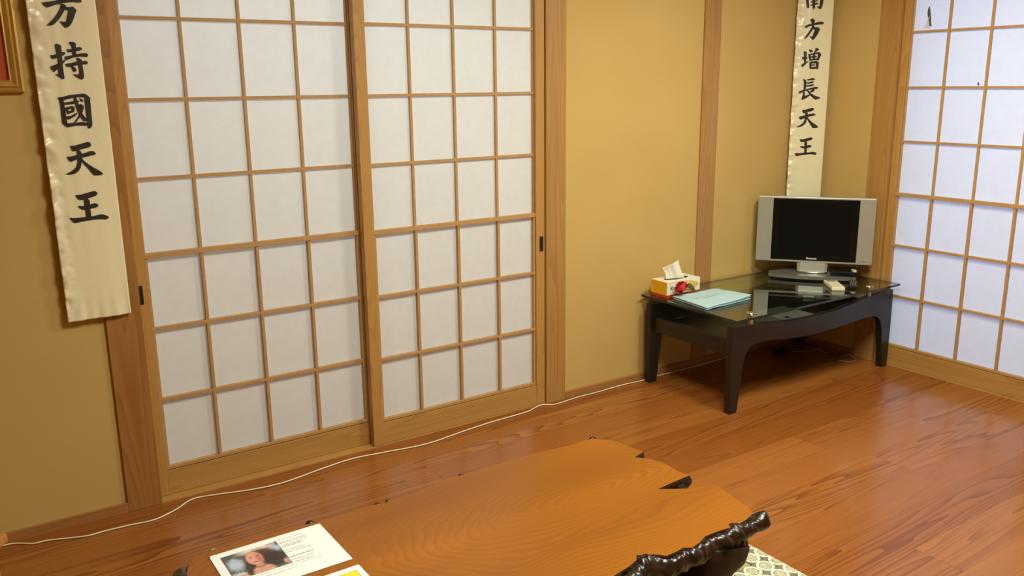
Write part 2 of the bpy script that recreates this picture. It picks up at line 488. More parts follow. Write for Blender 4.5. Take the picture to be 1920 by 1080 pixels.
CHARS_LEFT=[[[[-0.0505,1.6101],[-0.0311,1.613],[-0.0124,1.6175],[-0.0039,1.6206],[0.0508,1.6229],[0.054,1.6186],[0.0509,1.6142],[0.0456,1.6137],[0.0302,1.6144],[0.0157,1.6136],[0.002,1.6106],[-0.0013,1.6083],[-0.0169,1.605],[-0.0297,1.5996],[-0.0385,1.5972],[-0.0446,1.6007]],[[-0.0066,1.6323],[0.0018,1.6348],[0.0109,1.6255],[0.0062,1.6199],[0.0,1.6197]],[[-0.0018,1.6083],[0.0048,1.6085],[0.01,1.6049],[0.0125,1.5996],[0.0071,1.5929],[-0.0005,1.5807],[-0.0103,1.5663],[-0.0173,1.559],[-0.0252,1.5517],[-0.0317,1.5483],[-0.0445,1.5474],[-0.0425,1.5507],[-0.0323,1.5602],[-0.0219,1.5713],[-0.0135,1.5824],[-0.006,1.5946],[-0.002,1.6023]],[[0.0114,1.599],[0.0161,1.6],[0.0218,1.6],[0.0267,1.6023],[0.0306,1.6003],[0.0343,1.5966],[0.0378,1.5907],[0.0334,1.584],[0.0297,1.5741],[0.0241,1.5619],[0.0178,1.5518],[0.0119,1.5456],[0.0064,1.5428],[0.0023,1.5427],[-0.0031,1.5491],[-0.0109,1.5608],[0.0021,1.5588],[0.0063,1.5597],[0.0111,1.5658],[0.0164,1.5758],[0.0205,1.5885],[0.014,1.5904],[0.0072,1.5934]]],[[[-0.0305,1.4949],[-0.0273,1.498],[-0.0222,1.4971],[-0.0141,1.4926],[-0.0156,1.4846],[-0.0164,1.4746],[-0.0165,1.4622],[-0.0172,1.446],[-0.0172,1.4311],[-0.0164,1.4135],[-0.0156,1.4035],[-0.0167,1.4003],[-0.0205,1.3982],[-0.0249,1.4004],[-0.0301,1.4054],[-0.0397,1.4126],[-0.0305,1.4123],[-0.0267,1.4148],[-0.0256,1.4285],[-0.0259,1.446],[-0.0262,1.4584],[-0.0269,1.4721],[-0.0257,1.4869],[-0.0286,1.4918]],[[-0.0466,1.4657],[-0.0367,1.4664],[-0.0259,1.4702],[-0.0138,1.4753],[-0.007,1.4741],[-0.0056,1.471],[-0.009,1.4666],[-0.0176,1.4628],[-0.0273,1.459],[-0.0387,1.4549],[-0.043,1.4571]],[[-0.0504,1.4335],[-0.0377,1.4385],[-0.0245,1.4435],[-0.0181,1.4485],[-0.0118,1.4529],[-0.0077,1.4529],[-0.0114,1.4461],[-0.0161,1.4411],[-0.0246,1.4323],[-0.0337,1.4242],[-0.0413,1.4183],[-0.0483,1.4267]],[[0.0065,1.5004],[0.0092,1.5035],[0.0162,1.5037],[0.0225,1.5019],[0.0251,1.4976],[0.023,1.4863],[0.0229,1.4751],[0.0228,1.4638],[0.0128,1.4637],[0.0134,1.4787],[0.0125,1.4912],[0.0096,1.4967]],[[-0.0013,1.4829],[0.0104,1.483],[0.0226,1.4876],[0.0346,1.4896],[0.0395,1.4859],[0.0391,1.4821],[0.034,1.479],[0.0203,1.4775],[0.0094,1.4749],[0.0018,1.4742]],[[-0.0089,1.4623],[0.0035,1.4643],[0.0179,1.4675],[0.0337,1.4714],[0.0493,1.4728],[0.0541,1.4678],[0.053,1.4634],[0.0498,1.4613],[0.0386,1.4624],[0.0267,1.462],[0.0147,1.46],[0.0024,1.4549],[-0.0079,1.4511]],[[-0.0096,1.4417],[0.0011,1.443],[0.018,1.4475],[0.0323,1.4488],[0.0444,1.4507],[0.0496,1.4489],[0.0506,1.4445],[0.0481,1.441],[0.0397,1.4406],[0.0264,1.4387],[0.012,1.4361],[0.0023,1.4336],[-0.0037,1.4321],[-0.008,1.4355]],[[0.0217,1.4594],[0.0298,1.4576],[0.0357,1.4526],[0.035,1.4412],[0.0357,1.4311],[0.0363,1.4159],[0.0364,1.4058],[0.0338,1.3994],[0.0294,1.3969],[0.0243,1.3988],[0.0155,1.4052],[0.0063,1.4125],[0.0162,1.4112],[0.0235,1.4128],[0.0264,1.4172],[0.026,1.4349],[0.0254,1.45]],[[0.0038,1.4361],[0.0107,1.4349],[0.017,1.4286],[0.0181,1.4223],[0.0147,1.4191],[0.0106,1.4191],[0.0072,1.4254]]],[[[-0.0378,1.3445],[-0.0267,1.3405],[-0.0252,1.3277],[-0.025,1.2997],[-0.0235,1.2714],[-0.021,1.2623],[-0.0242,1.2601],[-0.0312,1.2659],[-0.0369,1.2732],[-0.0361,1.3],[-0.0362,1.3242]],[[-0.0411,1.3464],[-0.0275,1.3481],[-0.0106,1.3529],[0.0098,1.3551],[0.0314,1.3567],[0.0381,1.3528],[0.0467,1.343],[0.0444,1.3392],[0.0333,1.3419],[0.0279,1.3465],[0.01,1.3468],[-0.0106,1.3427],[-0.025,1.3392],[-0.0344,1.3393],[-0.0389,1.3407]],[[0.0302,1.3458],[0.0449,1.343],[0.0433,1.3289],[0.0428,1.3082],[0.0435,1.2874],[0.0434,1.2705],[0.0418,1.2614],[0.0376,1.2564],[0.0332,1.2552],[0.0294,1.2586],[0.0288,1.2645],[0.0299,1.2852],[0.0298,1.3111],[0.0298,1.3317]],[[-0.0246,1.2721],[-0.0043,1.2734],[0.0149,1.2747],[0.0303,1.2722],[0.0293,1.2638],[0.0161,1.2643],[-0.0029,1.2649],[-0.0212,1.2611]],[[-0.0259,1.3316],[-0.0116,1.3338],[0.0077,1.3373],[0.0136,1.3365],[0.015,1.3333],[0.0092,1.3296],[-0.0041,1.3273],[-0.0172,1.3257],[-0.0254,1.3265]],[[0.0018,1.3476],[0.0088,1.3468],[0.01,1.336],[0.0132,1.3231],[0.0167,1.3114],[0.02,1.2985],[0.025,1.2893],[0.0302,1.2826],[0.0291,1.2775],[0.021,1.2758],[0.016,1.2844],[0.0103,1.2974],[0.006,1.3117],[0.003,1.3271],[0.0012,1.3374]],[[0.0136,1.3263],[0.0196,1.3268],[0.025,1.3215],[0.0264,1.3176],[0.0206,1.3036],[0.0144,1.2909],[0.0075,1.2833],[0.0005,1.2745],[-0.0067,1.2734],[-0.0012,1.2797],[0.0072,1.2911],[0.0134,1.3038],[0.0161,1.3166]],[[0.0156,1.3435],[0.0226,1.3421],[0.0267,1.3363],[0.0258,1.3337],[0.0215,1.3329],[0.018,1.3384]],[[-0.0265,1.3169],[-0.0058,1.3222],[-0.0002,1.3202],[0.0004,1.3144],[-0.0067,1.3146],[-0.0189,1.3117],[-0.0247,1.3118]],[[-0.0064,1.3171],[0.0014,1.3182],[-0.0014,1.3042],[-0.0104,1.3031]],[[-0.0245,1.3137],[-0.0176,1.3123],[-0.0156,1.2994],[-0.0204,1.2983]],[[-0.0206,1.3072],[-0.0014,1.3093],[-0.0014,1.3042],[-0.0191,1.2995]],[[-0.0247,1.292],[-0.0139,1.293],[-0.0014,1.299],[0.0056,1.3033],[0.0057,1.2988],[0.0002,1.2926],[-0.0187,1.2822],[-0.023,1.2862]]],[[[-0.0233,1.2068],[-0.012,1.2069],[0.0053,1.2113],[0.0252,1.2163],[0.0309,1.2134],[0.033,1.2067],[0.0302,1.2016],[0.0208,1.1988],[0.001,1.1945],[-0.0114,1.1912],[-0.0157,1.1901],[-0.0201,1.1929],[-0.0229,1.2002]],[[-0.0364,1.1755],[-0.0252,1.1753],[-0.0092,1.1793],[0.0044,1.1819],[0.0193,1.1857],[0.0294,1.1891],[0.039,1.1873],[0.0432,1.1812],[0.041,1.1773],[0.0304,1.1759],[0.0154,1.1727],[0.003,1.1695],[-0.0106,1.1663],[-0.022,1.1617],[-0.0275,1.16],[-0.0324,1.1642]],[[-0.0073,1.1956],[-0.0015,1.194],[0.0027,1.1885],[0.005,1.1818],[0.0029,1.1688],[0.0005,1.1531],[-0.0034,1.1401],[-0.0098,1.1313],[-0.0189,1.1253],[-0.0313,1.1221],[-0.0466,1.1242],[-0.0328,1.1301],[-0.0212,1.1373],[-0.0143,1.1448],[-0.01,1.1564],[-0.0088,1.1721],[-0.0085,1.1852]],[[-0.0019,1.1691],[0.004,1.1681],[0.0091,1.1599],[0.0201,1.1493],[0.0336,1.1385],[0.0485,1.1283],[0.0568,1.1197],[0.054,1.1165],[0.0434,1.1156],[0.0311,1.1164],[0.0247,1.1251],[0.0165,1.1389],[0.008,1.15],[-0.0004,1.1611]]],[[[-0.0263,1.0608],[-0.0155,1.0606],[0.0007,1.064],[0.0158,1.0675],[0.0259,1.0695],[0.0329,1.0655],[0.0341,1.0601],[0.0305,1.0556],[0.019,1.0518],[0.0039,1.0483],[-0.0062,1.0458],[-0.0148,1.0454],[-0.0216,1.049],[-0.0245,1.0553]],[[-0.0241,1.0278],[-0.012,1.0268],[0.0015,1.0276],[0.0142,1.0306],[0.0218,1.0327],[0.0302,1.0299],[0.0326,1.0243],[0.029,1.0198],[0.0177,1.0181],[0.0076,1.0163],[-0.0048,1.0147],[-0.0121,1.0153],[-0.0177,1.0199]],[[-0.0051,1.0497],[0.0041,1.0503],[0.0094,1.0431],[0.0106,1.0376],[0.0091,1.0243],[0.0096,1.0066],[0.0095,0.989],[-0.0045,0.9903],[-0.0044,1.0079],[-0.0048,1.0255],[-0.0053,1.0376]],[[-0.0502,0.9952],[-0.0378,0.9921],[-0.0196,0.9924],[-0.0023,0.9935],[0.0175,0.9937],[0.0302,0.9966],[0.0402,0.997],[0.051,0.9926],[0.0586,0.9871],[0.0556,0.9826],[0.0497,0.9808],[0.0361,0.9826],[0.0188,0.9833],[-0.0012,0.9818],[-0.0185,0.9801],[-0.031,0.9779],[-0.0371,0.9774],[-0.0427,0.9811],[-0.0462,0.9875]]]]
CHARS_RIGHT=[[[[0.0346,1.7662],[0.0489,1.766],[0.052,1.7475],[0.0556,1.7217],[0.0503,1.7153],[0.0444,1.7191],[0.0389,1.7441]],[[0.1059,1.7651],[0.123,1.7649],[0.1208,1.7429],[0.1182,1.7264],[0.1134,1.7135],[0.1069,1.7103],[0.0999,1.7156],[0.0898,1.724],[0.1012,1.7238],[0.1063,1.7321]],[[0.066,1.7657],[0.0812,1.7655],[0.0818,1.7434],[0.0826,1.7176],[0.0746,1.7085],[0.0711,1.7178]],[[0.0588,1.7309],[0.0755,1.738],[0.0923,1.7424],[0.0974,1.7377],[0.0948,1.7341],[0.0797,1.7324],[0.0648,1.7271]],[[0.0577,1.7475],[0.0784,1.7508],[0.0934,1.7543],[0.0938,1.7488],[0.0638,1.7419]],[[0.0315,1.7699],[0.1244,1.7722],[0.1251,1.763],[0.0321,1.7607]],[[0.0711,1.8023],[0.0826,1.8003],[0.083,1.7673],[0.0716,1.7675]],[[0.0433,1.7917],[0.1095,1.7953],[0.1101,1.7871],[0.0439,1.7835]]],[[[0.0634,1.6624],[0.0689,1.667],[0.0803,1.6668],[0.0867,1.6584],[0.0837,1.6454],[0.0743,1.6437],[0.0669,1.6531]],[[0.0376,1.6339],[0.0442,1.6348],[0.0572,1.6411],[0.078,1.6455],[0.1006,1.6508],[0.1157,1.6533],[0.1273,1.6513],[0.1315,1.6457],[0.1281,1.6402],[0.1052,1.6395],[0.0824,1.6371],[0.0598,1.6308],[0.047,1.6226],[0.0409,1.6274]],[[0.0745,1.6399],[0.0823,1.638],[0.087,1.6249],[0.0764,1.612],[0.0626,1.5897],[0.0519,1.5768],[0.0397,1.5722],[0.0422,1.5788],[0.0544,1.5973],[0.0666,1.6158],[0.0724,1.6288]],[[0.085,1.6268],[0.1042,1.6265],[0.1153,1.618],[0.1111,1.6097],[0.1046,1.5929],[0.0941,1.5781],[0.0852,1.567],[0.0784,1.5689],[0.069,1.5803],[0.0628,1.586],[0.0785,1.582],[0.0858,1.5876],[0.0924,1.6024],[0.0964,1.6136],[0.0818,1.6175]]],[[[0.0405,1.5099],[0.046,1.5141],[0.0579,1.509],[0.0557,1.4977],[0.055,1.4864],[0.0565,1.4636],[0.0469,1.4566],[0.0449,1.4865],[0.0438,1.5035]],[[0.0348,1.4852],[0.0463,1.4872],[0.0579,1.4863],[0.0626,1.482],[0.0615,1.4771],[0.05,1.4744],[0.0378,1.4738]],[[0.0343,1.4489],[0.0469,1.4566],[0.0595,1.4636],[0.0678,1.4692],[0.0653,1.4621],[0.0546,1.4494],[0.0435,1.441],[0.0402,1.4367],[0.0363,1.4411]],[[0.0669,1.5153],[0.0692,1.5237],[0.0789,1.5194],[0.0873,1.5122],[0.0854,1.5087],[0.0752,1.5088]],[[0.0985,1.5283],[0.1071,1.5282],[0.1177,1.521],[0.1053,1.5127],[0.0958,1.5043],[0.0887,1.5016],[0.0966,1.5142],[0.1003,1.5226]],[[0.0623,1.4976],[0.0858,1.503],[0.1057,1.5077],[0.1201,1.5075],[0.1296,1.4968],[0.1272,1.4898],[0.1149,1.4998],[0.0947,1.4987],[0.0762,1.4946],[0.0677,1.4919]],[[0.0645,1.4962],[0.0762,1.4946],[0.0793,1.4705],[0.0722,1.4677],[0.0685,1.4805]],[[0.1133,1.5013],[0.1281,1.4968],[0.1233,1.4827],[0.1184,1.47],[0.1083,1.4701],[0.1117,1.4829]],[[0.0873,1.5016],[0.0982,1.5014],[0.0995,1.4716],[0.0893,1.4718]],[[0.0703,1.4748],[0.1177,1.4799],[0.1184,1.47],[0.0938,1.4703],[0.0722,1.4677]],[[0.0766,1.4889],[0.1068,1.4914],[0.1073,1.4843],[0.0771,1.4818]],[[0.0725,1.4634],[0.0828,1.4619],[0.0842,1.4305],[0.0778,1.4278],[0.0744,1.4349]],[[0.0726,1.462],[0.1085,1.4666],[0.1191,1.46],[0.1151,1.4544],[0.0832,1.4548]],[[0.1044,1.4631],[0.1198,1.46],[0.1184,1.4287],[0.1113,1.426],[0.1058,1.4317]],[[0.0758,1.4363],[0.1177,1.4387],[0.1169,1.4287],[0.0807,1.4284]],[[0.0821,1.4498],[0.1009,1.4503],[0.1013,1.4446],[0.0826,1.4434]]],[[[0.0461,1.379],[0.0563,1.3789],[0.0642,1.3709],[0.0646,1.3537],[0.0628,1.3249],[0.0534,1.3235],[0.0531,1.3509],[0.0527,1.3682]],[[0.0644,1.3781],[0.0824,1.3808],[0.0952,1.3849],[0.1073,1.3783],[0.1032,1.3755],[0.0858,1.3736],[0.0713,1.3723]],[[0.0632,1.363],[0.0834,1.3657],[0.0963,1.3699],[0.1017,1.3648],[0.0969,1.3612],[0.0839,1.3585],[0.068,1.3572]],[[0.0627,1.3486],[0.0844,1.352],[0.0988,1.3547],[0.1034,1.3511],[0.0992,1.3475],[0.0849,1.3441],[0.0646,1.3421]],[[0.0288,1.3194],[0.0453,1.3243],[0.0682,1.3313],[0.0884,1.3361],[0.1084,1.3417],[0.1216,1.3408],[0.1241,1.3365],[0.12,1.3315],[0.1033,1.3302],[0.0803,1.3261],[0.0601,1.322],[0.046,1.3149],[0.0347,1.3085]],[[0.0515,1.3192],[0.0604,1.3177],[0.0604,1.3061],[0.0588,1.2974],[0.076,1.3031],[0.0831,1.3051],[0.0878,1.3015],[0.0711,1.2886],[0.0491,1.2772],[0.0459,1.2816],[0.0474,1.2932],[0.0512,1.3019]],[[0.0679,1.3248],[0.0775,1.3233],[0.0901,1.3101],[0.1053,1.3013],[0.1234,1.2939],[0.1384,1.288],[0.1328,1.2837],[0.1142,1.2788],[0.1065,1.2839],[0.091,1.2971],[0.0783,1.3117]],[[0.1048,1.3302],[0.1075,1.323],[0.1041,1.3187],[0.0898,1.3145],[0.0822,1.3189],[0.0921,1.3246],[0.0975,1.331]]],[[[0.0516,1.2282],[0.0647,1.2295],[0.082,1.2345],[0.1037,1.2394],[0.1114,1.2342],[0.1096,1.2284],[0.1004,1.2234],[0.0802,1.2184],[0.0614,1.2128],[0.056,1.2172]],[[0.039,1.1962],[0.055,1.199],[0.0724,1.2032],[0.0897,1.2081],[0.1099,1.2123],[0.1214,1.2057],[0.1194,1.2028],[0.1021,1.1985],[0.0818,1.1943],[0.0646,1.1872],[0.0488,1.1814],[0.0426,1.1852]],[[0.0686,1.2156],[0.0742,1.22],[0.0813,1.2126],[0.0823,1.198],[0.0796,1.1834],[0.0748,1.1658],[0.0653,1.1541],[0.0525,1.1469],[0.0306,1.1427],[0.0333,1.1471],[0.049,1.1558],[0.0616,1.1659],[0.0672,1.1805],[0.069,1.1981]],[[0.076,1.1922],[0.0835,1.1907],[0.0947,1.1774],[0.1071,1.167],[0.124,1.1566],[0.1365,1.1462],[0.1354,1.1418],[0.1237,1.1397],[0.1105,1.1398],[0.0991,1.1553],[0.0861,1.173]]],[[[0.0492,1.0838],[0.0655,1.0836],[0.0859,1.0887],[0.1062,1.0937],[0.1139,1.0892],[0.1128,1.0833],[0.0984,1.0775],[0.081,1.0731],[0.0575,1.0696],[0.0526,1.0763]],[[0.0507,1.0496],[0.0708,1.048],[0.0854,1.0516],[0.0999,1.0559],[0.1129,1.0499],[0.108,1.0447],[0.092,1.0404],[0.0685,1.0384],[0.0593,1.0429]],[[0.0735,1.0747],[0.0838,1.0746],[0.0881,1.0657],[0.0883,1.0404],[0.0878,1.0144],[0.076,1.0145],[0.0757,1.0405]],[[0.0285,1.0141],[0.0522,1.0146],[0.0758,1.0167],[0.1024,1.018],[0.12,1.0208],[0.1352,1.0163],[0.1386,1.0103],[0.133,1.0051],[0.1149,1.009],[0.0883,1.0077],[0.0617,1.0049],[0.0398,0.9991],[0.0335,1.0051]]]]
# ------------------------------------------------------------------ the room shell
WALLY, POSTY, XW = -0.045, -0.056, 2.865      # back wall face, post face, right wall face
def wall(name, boxes, label, mat=None):
    bm = bmesh.new()
    for b in boxes: box(bm, *b)
    return struct(finish(name, bm, mat or MAT['wall']), label, 'wall')
struct(bx('floor', (-2.4, 4.1, -4.6, 1.3, -0.06, 0.0), MAT['floor'], bevel=0), 'glossy orange pine plank floor', 'floor')
struct(bx('ceiling', (-2.4, 3.05, -4.6, 1.3, 2.45, 2.52), MAT['ceil'], bevel=0), 'pale board ceiling of the room', 'ceiling')
wall('wall_back', [(-2.4, -0.541, WALLY, 0.06, 0, 2.45), (1.262, XW, WALLY, 0.06, 0, 2.45), (-0.541, 1.262, WALLY, 0.06, 1.99, 2.45)],
     'tan back wall on both sides of the sliding paper doors')
wall('wall_right', [(XW, 3.0, -0.46, 0.06, 0, 2.45), (XW, 3.0, -2.20, -0.46, 1.99, 2.45), (XW, 3.0, -4.6, -2.20, 0, 2.45)],
     'tan side wall around the bright paper doors')
wall('wall_left', [(-2.4, -2.3, -4.6, WALLY, 0, 2.45)], 'tan wall at the left end of the room')
wall('wall_front', [(-2.3, XW, -4.6, -4.5, 0, 2.45)], 'tan wall behind the viewer')
wall('wall_corridor', [(-1.0, 1.7, 1.15, 1.25, 0, 2.45), (-1.0, -0.9, 0.06, 1.15, 0, 2.45), (1.6, 1.7, 0.06, 1.15, 0, 2.45)],
     'pale wall of the passage beyond the paper doors', MAT['ceil'])

def post(name, d, label, mat='post'):
    return struct(bx(name, d, MAT[mat], bevel=0.002), label, 'post')
post('trim_1', (-0.541, -0.434, POSTY, 0.05, 0, 2.45), 'wooden post with painted-in shade left of the paper doors, behind the banner', 'post_shaded')
post('trim_2', (1.176, 1.278, POSTY - 0.004, 0.05, 0, 2.45), 'wooden post right of the paper doors')
post('trim_3', (2.076, 2.182, POSTY + 0.002, 0.0, 0.0, 2.45), 'slim wooden post in the back wall above the tissue box')
post('trim_4', (2.852, 2.99, -0.524, -0.420, 0, 2.45), 'wooden corner post between the television and the bright paper door')
sill = bmesh.new()
box(sill, -0.434, 1.176, -0.054, 0.05, 0.0, 0.004)
struct(finish('trim_5', sill, MAT['wood_x']), 'thin pale sill track under the sliding paper doors', 'sill')
lint = bmesh.new()
box(lint, -0.434, 1.176, POSTY, 0.05, 1.93, 1.99)
struct(finish('trim_6', lint, MAT['wood_x']), 'wooden lintel above the sliding paper doors', 'lintel')
lint = bmesh.new()
box(lint, 2.852, 2.99, -2.20, -0.524, 1.93, 1.99)
struct(finish('trim_7', lint, MAT['wood_y']), 'wooden lintel above the bright side doors', 'lintel')
sill = bmesh.new()
box(sill, 2.862, 2.99, -2.20, -0.524, 0.0, 0.004)
struct(finish('trim_8', sill, MAT['wood_y']), 'sill track under the bright side doors', 'sill')

bm = bmesh.new(); box(bm, -2.3, -0.541, -0.056, WALLY, 0, 0.034, 0.001)
struct(finish('baseboard_left', bm, MAT['base_x']), 'low wooden baseboard left of the post with the banner', 'baseboard')
bm = bmesh.new(); box(bm, 1.278, XW, -0.062, WALLY, 0, 0.032, 0.001)
struct(finish('baseboard_back', bm, MAT['base_x']), 'low wooden baseboard behind the glass table', 'baseboard')
bm = bmesh.new(); box(bm, XW - 0.012, XW, -0.420, -0.062, 0, 0.032, 0.001)
struct(finish('baseboard_right', bm, MAT['base_y']), 'low wooden baseboard on the side wall behind the glass table', 'baseboard')

# ------------------------------------------------------------------ sliding shoji doors
def shoji(name, label, x0, xi0, bars, xi1, x1, pull_x=None):
    """door in its own frame: x along the door, y = depth (negative is the room side, bars' front at 0), built from the floor up"""
    d = thing(name, label, 'sliding door', kind='structure')
    Z0, ZB, ZT, ZTOP = 0.005, 0.092, 1.826, 1.928
    f0, f1 = -0.012, 0.020
    bx('stile', (x0, xi0, f0, f1, Z0, ZTOP), MAT['wood_z'], d, 0.0015)
    bx('stile', (xi1, x1, f0, f1, Z0, ZTOP), MAT['wood_z'], d, 0.0015)
    bx('bottom_rail', (xi0, xi1, f0 + 0.002, f1 - 0.002, Z0, ZB), MAT['wood_x'], d, 0.001)
    bx('top_rail', (xi0, xi1, f0 + 0.002, f1 - 0.002, ZT, ZTOP), MAT['wood_x'], d, 0.001)
    zr = [0.346 + k * 0.2473 for k in range(7)]
    w = 0.0052
    up = bmesh.new()
    for z in zr[3:6]: box(up, xi0, xi1, 0.0, 0.010, z - w, z + w, 0.0008)
    for b in bars: box(up, b - w, b + w, 0.0004, 0.0105, zr[2], ZT, 0.0008)
    for a, b in ((xi0, xi0 + 0.006), (xi1 - 0.006, xi1)): box(up, a, b, 0.001, 0.0105, zr[2], ZT, 0.0008)
    finish('upper_lattice', up, MAT['muntin'], d)
    lo = bmesh.new()
    s = -0.006
    for z in zr[0:2]: box(lo, xi0, xi1, s, 0.010, z - w, z + w, 0.0008)
    for b in bars: box(lo, b - w, b + w, s + 0.0004, 0.0105, ZB + 0.013, zr[2], 0.0008)
    for a, b in ((xi0, xi0 + 0.009), (xi1 - 0.009, xi1)): box(lo, a, b, s + 0.001, 0.0105, ZB + 0.013, zr[2], 0.0008)
    finish('lower_lattice', lo, MAT['muntin'], d)
    bx('middle_rail', (xi0, xi1, s - 0.003, 0.0104, zr[2] - 0.0085, zr[2] + 0.0075), MAT['muntin'], d, 0.001)
    bx('ledge', (xi0, xi1, s - 0.001, 0.0104, ZB + 0.0025, ZB + 0.0135), MAT['muntin'], d, 0.0008)
    bx('joint_groove', (xi0, xi1, f0 + 0.006, 0.0104, ZB - 0.0002, ZB + 0.0026), MAT['seam_dark'], d, 0)
    bx('paper', (xi0, xi1, 0.0106, 0.0110, ZB, ZT), MAT['paper'], d, 0)
    if pull_x is not None:
        p = bmesh.new()
        box(p, pull_x - 0.0095, pull_x + 0.0095, f0 - 0.0012, f0 + 0.002, 0.684, 0.747, 0.0008)
        box(p, pull_x - 0.0065, pull_x + 0.0065, f0 - 0.0018, f0 - 0.0006, 0.688, 0.743)
        finish('finger_pull', p, MAT['pull'], d)
    return d
P = 0.1879
dA = shoji('door_1', 'left white paper sliding door, partly overlapped by the other', -0.433, -0.398, [-0.2163 + k * P for k in range(3)], 0.352, 0.394, -0.424)
dB = shoji('door_2', 'right white paper sliding door, in front of the left one', 0.3535, 0.396, [0.5729 + k * P for k in range(3)], 1.130, 1.174, 1.157)
dB.location = (0, -0.038, 0)
# side doors: the door frame's x runs along -y of the room
dC = shoji('door_3', 'bright daylit paper sliding door nearest the television', 0.526, 0.560, [0.737 + k * P for k in range(3)], 1.291, 1.335)
dC.location = (2.8836, 0, 0); dC.rotation_euler = (0, 0, -math.pi / 2)
dD = copy_tree(dC)
dD.name = 'door_4'; dD['label'] = 'bright paper sliding door past the right edge of the picture'
dD.location = (2.8836 + 0.036, -0.79, 0)
# torn paper in the top left pane of the daylit door
def flat(bm, pts, y):
    vs_ = [bm.verts.new((a, y, b)) for a, b in pts]
    bm.faces.new(vs_)
t = bmesh.new()
tear = [(0.629, 1.692), (0.634, 1.688), (0.637, 1.672), (0.640, 1.655), (0.644, 1.635), (0.646, 1.618), (0.650, 1.603), (0.638, 1.605), (0.634, 1.622), (0.629, 1.640), (0.625, 1.655), (0.6235, 1.668), (0.626, 1.682)]
flat(t, tear, 0.0100)
finish('tear', t, MAT['tear'], dC)['label'] = 'dark torn slit in the paper'
t = bmesh.new()
prof = [(0.604, 1.602), (0.620, 1.607), (0.632, 1.640), (0.638, 1.652), (0.636, 1.630), (0.641, 1.606), (0.650, 1.600), (0.636, 1.594), (0.618, 1.596)]
A = [t.verts.new((a, 0.0092 - 0.005 * math.sin((b - 1.594) * 50), b)) for a, b in prof]
t.faces.new(A)
finish('paper_flap', t, MAT['paper'], dC)['label'] = 'curled white flap of torn paper'
t = bmesh.new(); flat(t, [(0.884, 1.352), (0.889, 1.358), (0.893, 1.352), (0.895, 1.343), (0.888, 1.344)], 0.0100)
finish('tear', t, MAT['tear'], dC)['label'] = 'tiny dark hole in the paper'

# ------------------------------------------------------------------ banners with brushed characters
def banner(name, label, half_w, z0, z1, chars, curl, seed, group='satin banners'):
    b = thing(name, label, 'banner', group=group)
    def disp(u, z):
        e = min(1.0, max(0.0, (u + half_w) / (2 * half_w)))      # 0 at the left edge
        left_k = max(0.0, 1 - e / 0.24)
        cr = noise.noise(Vector((z * 26 + seed, e * 3.0, 0.3))) * 0.0120 * left_k ** 1.2
        cr += noise.noise(Vector((z * 60 + seed, e * 9.0, 5.3))) * 0.0058 * left_k
        fold = noise.noise(Vector((e * 3.2, z * 0.9, seed))) * 0.0035
        fold += noise.noise(Vector((e * 6.0 + z * 1.3, z * 1.6, seed + 4))) * 0.0022 * (1 - e)
        bottom = max(0.0, 1 - (z - z0) / 0.10) * noise.noise(Vector((e * 7, 3.1, seed))) * 0.005
        return -(cr + fold + bottom) - curl * (1 - e) ** 2
    bm = bmesh.new()
    nu, nz = 44, 340
    rows = []
    for j in range(nz + 1):
        z = z0 + (z1 - z0) * j / nz
        rows.append([])
        for i in range(nu + 1):
            u = -half_w + 2 * half_w * i / nu
            edge = noise.noise(Vector((z * 30, seed * 2.0, 1))) * 0.0011 if i == 0 else 0
            dz = (noise.noise(Vector((u * 30, seed, 2))) * 0.002) if j == 0 else 0
            rows[-1].append(bm.verts.new((u + edge, disp(u, z), z + dz)))
    for j in range(nz):
        for i in range(nu):
            bm.faces.new((rows[j][i], rows[j][i + 1], rows[j + 1][i + 1], rows[j + 1][i]))
    cl = finish('cloth', bm, MAT['satin'], b, smooth=True)
    so = cl.modifiers.new('thickness', 'SOLIDIFY'); so.thickness = 0.0012; so.offset = 1.0
    bx('hanging_rod', (-half_w - 0.008, half_w + 0.008, -0.006, 0.006, z1 - 0.004, z1 + 0.010), MAT['dark_wood'], b, 0.003)
    for ch in chars:
        cm = bmesh.new()
        for poly in ch:
            # densify so the stroke follows the cloth
            pts = []
            for (a, c), (a2, c2) in zip(poly, poly[1:] + poly[:1]):
                pts.append((a, c)); pts.append(((a + a2) / 2, (c + c2) / 2))
            pts = [p for p in pts if p[1] < z1 - 0.01]
            if len(pts) < 3: continue
            vs_ = [cm.verts.new((a, 0, c)) for a, c in pts]
            cm.faces.new(vs_)
        bmesh.ops.triangulate(cm, faces=cm.faces)
        bmesh.ops.subdivide_edges(cm, edges=cm.edges, cuts=1)
        bmesh.ops.triangulate(cm, faces=cm.faces)
        for v in cm.verts: v.co.y = disp(v.co.x, v.co.z) - 0.0024
        finish('character', cm, MAT['ink'], b)
    return b
HALF = 0.0905
east = [[[tuple(p) for p in pl] for pl in ch] for ch in CHARS_LEFT]
bl = banner('banner', 'cream satin banner with black brushed characters left of the paper doors', HALF, 0.675, 2.06, east, 0.0, 3.0)
bl.location = (-0.557, -0.072, 0)
W2 = 0.0868
south = [[[(p[0] - W2, p[1]) for p in pl] for pl in ch] for ch in CHARS_RIGHT]
br = banner('banner', 'cream satin banner hanging across the room corner behind the television', W2, 0.62, 2.06, south, 0.0, 11.0)
ang = math.atan2(-0.167 + 0.062, 2.84 - 2.698)
br.location = (2.698 + W2 * math.cos(ang), -0.066 + W2 * math.sin(ang), 0); br.rotation_euler = (0, 0, ang)

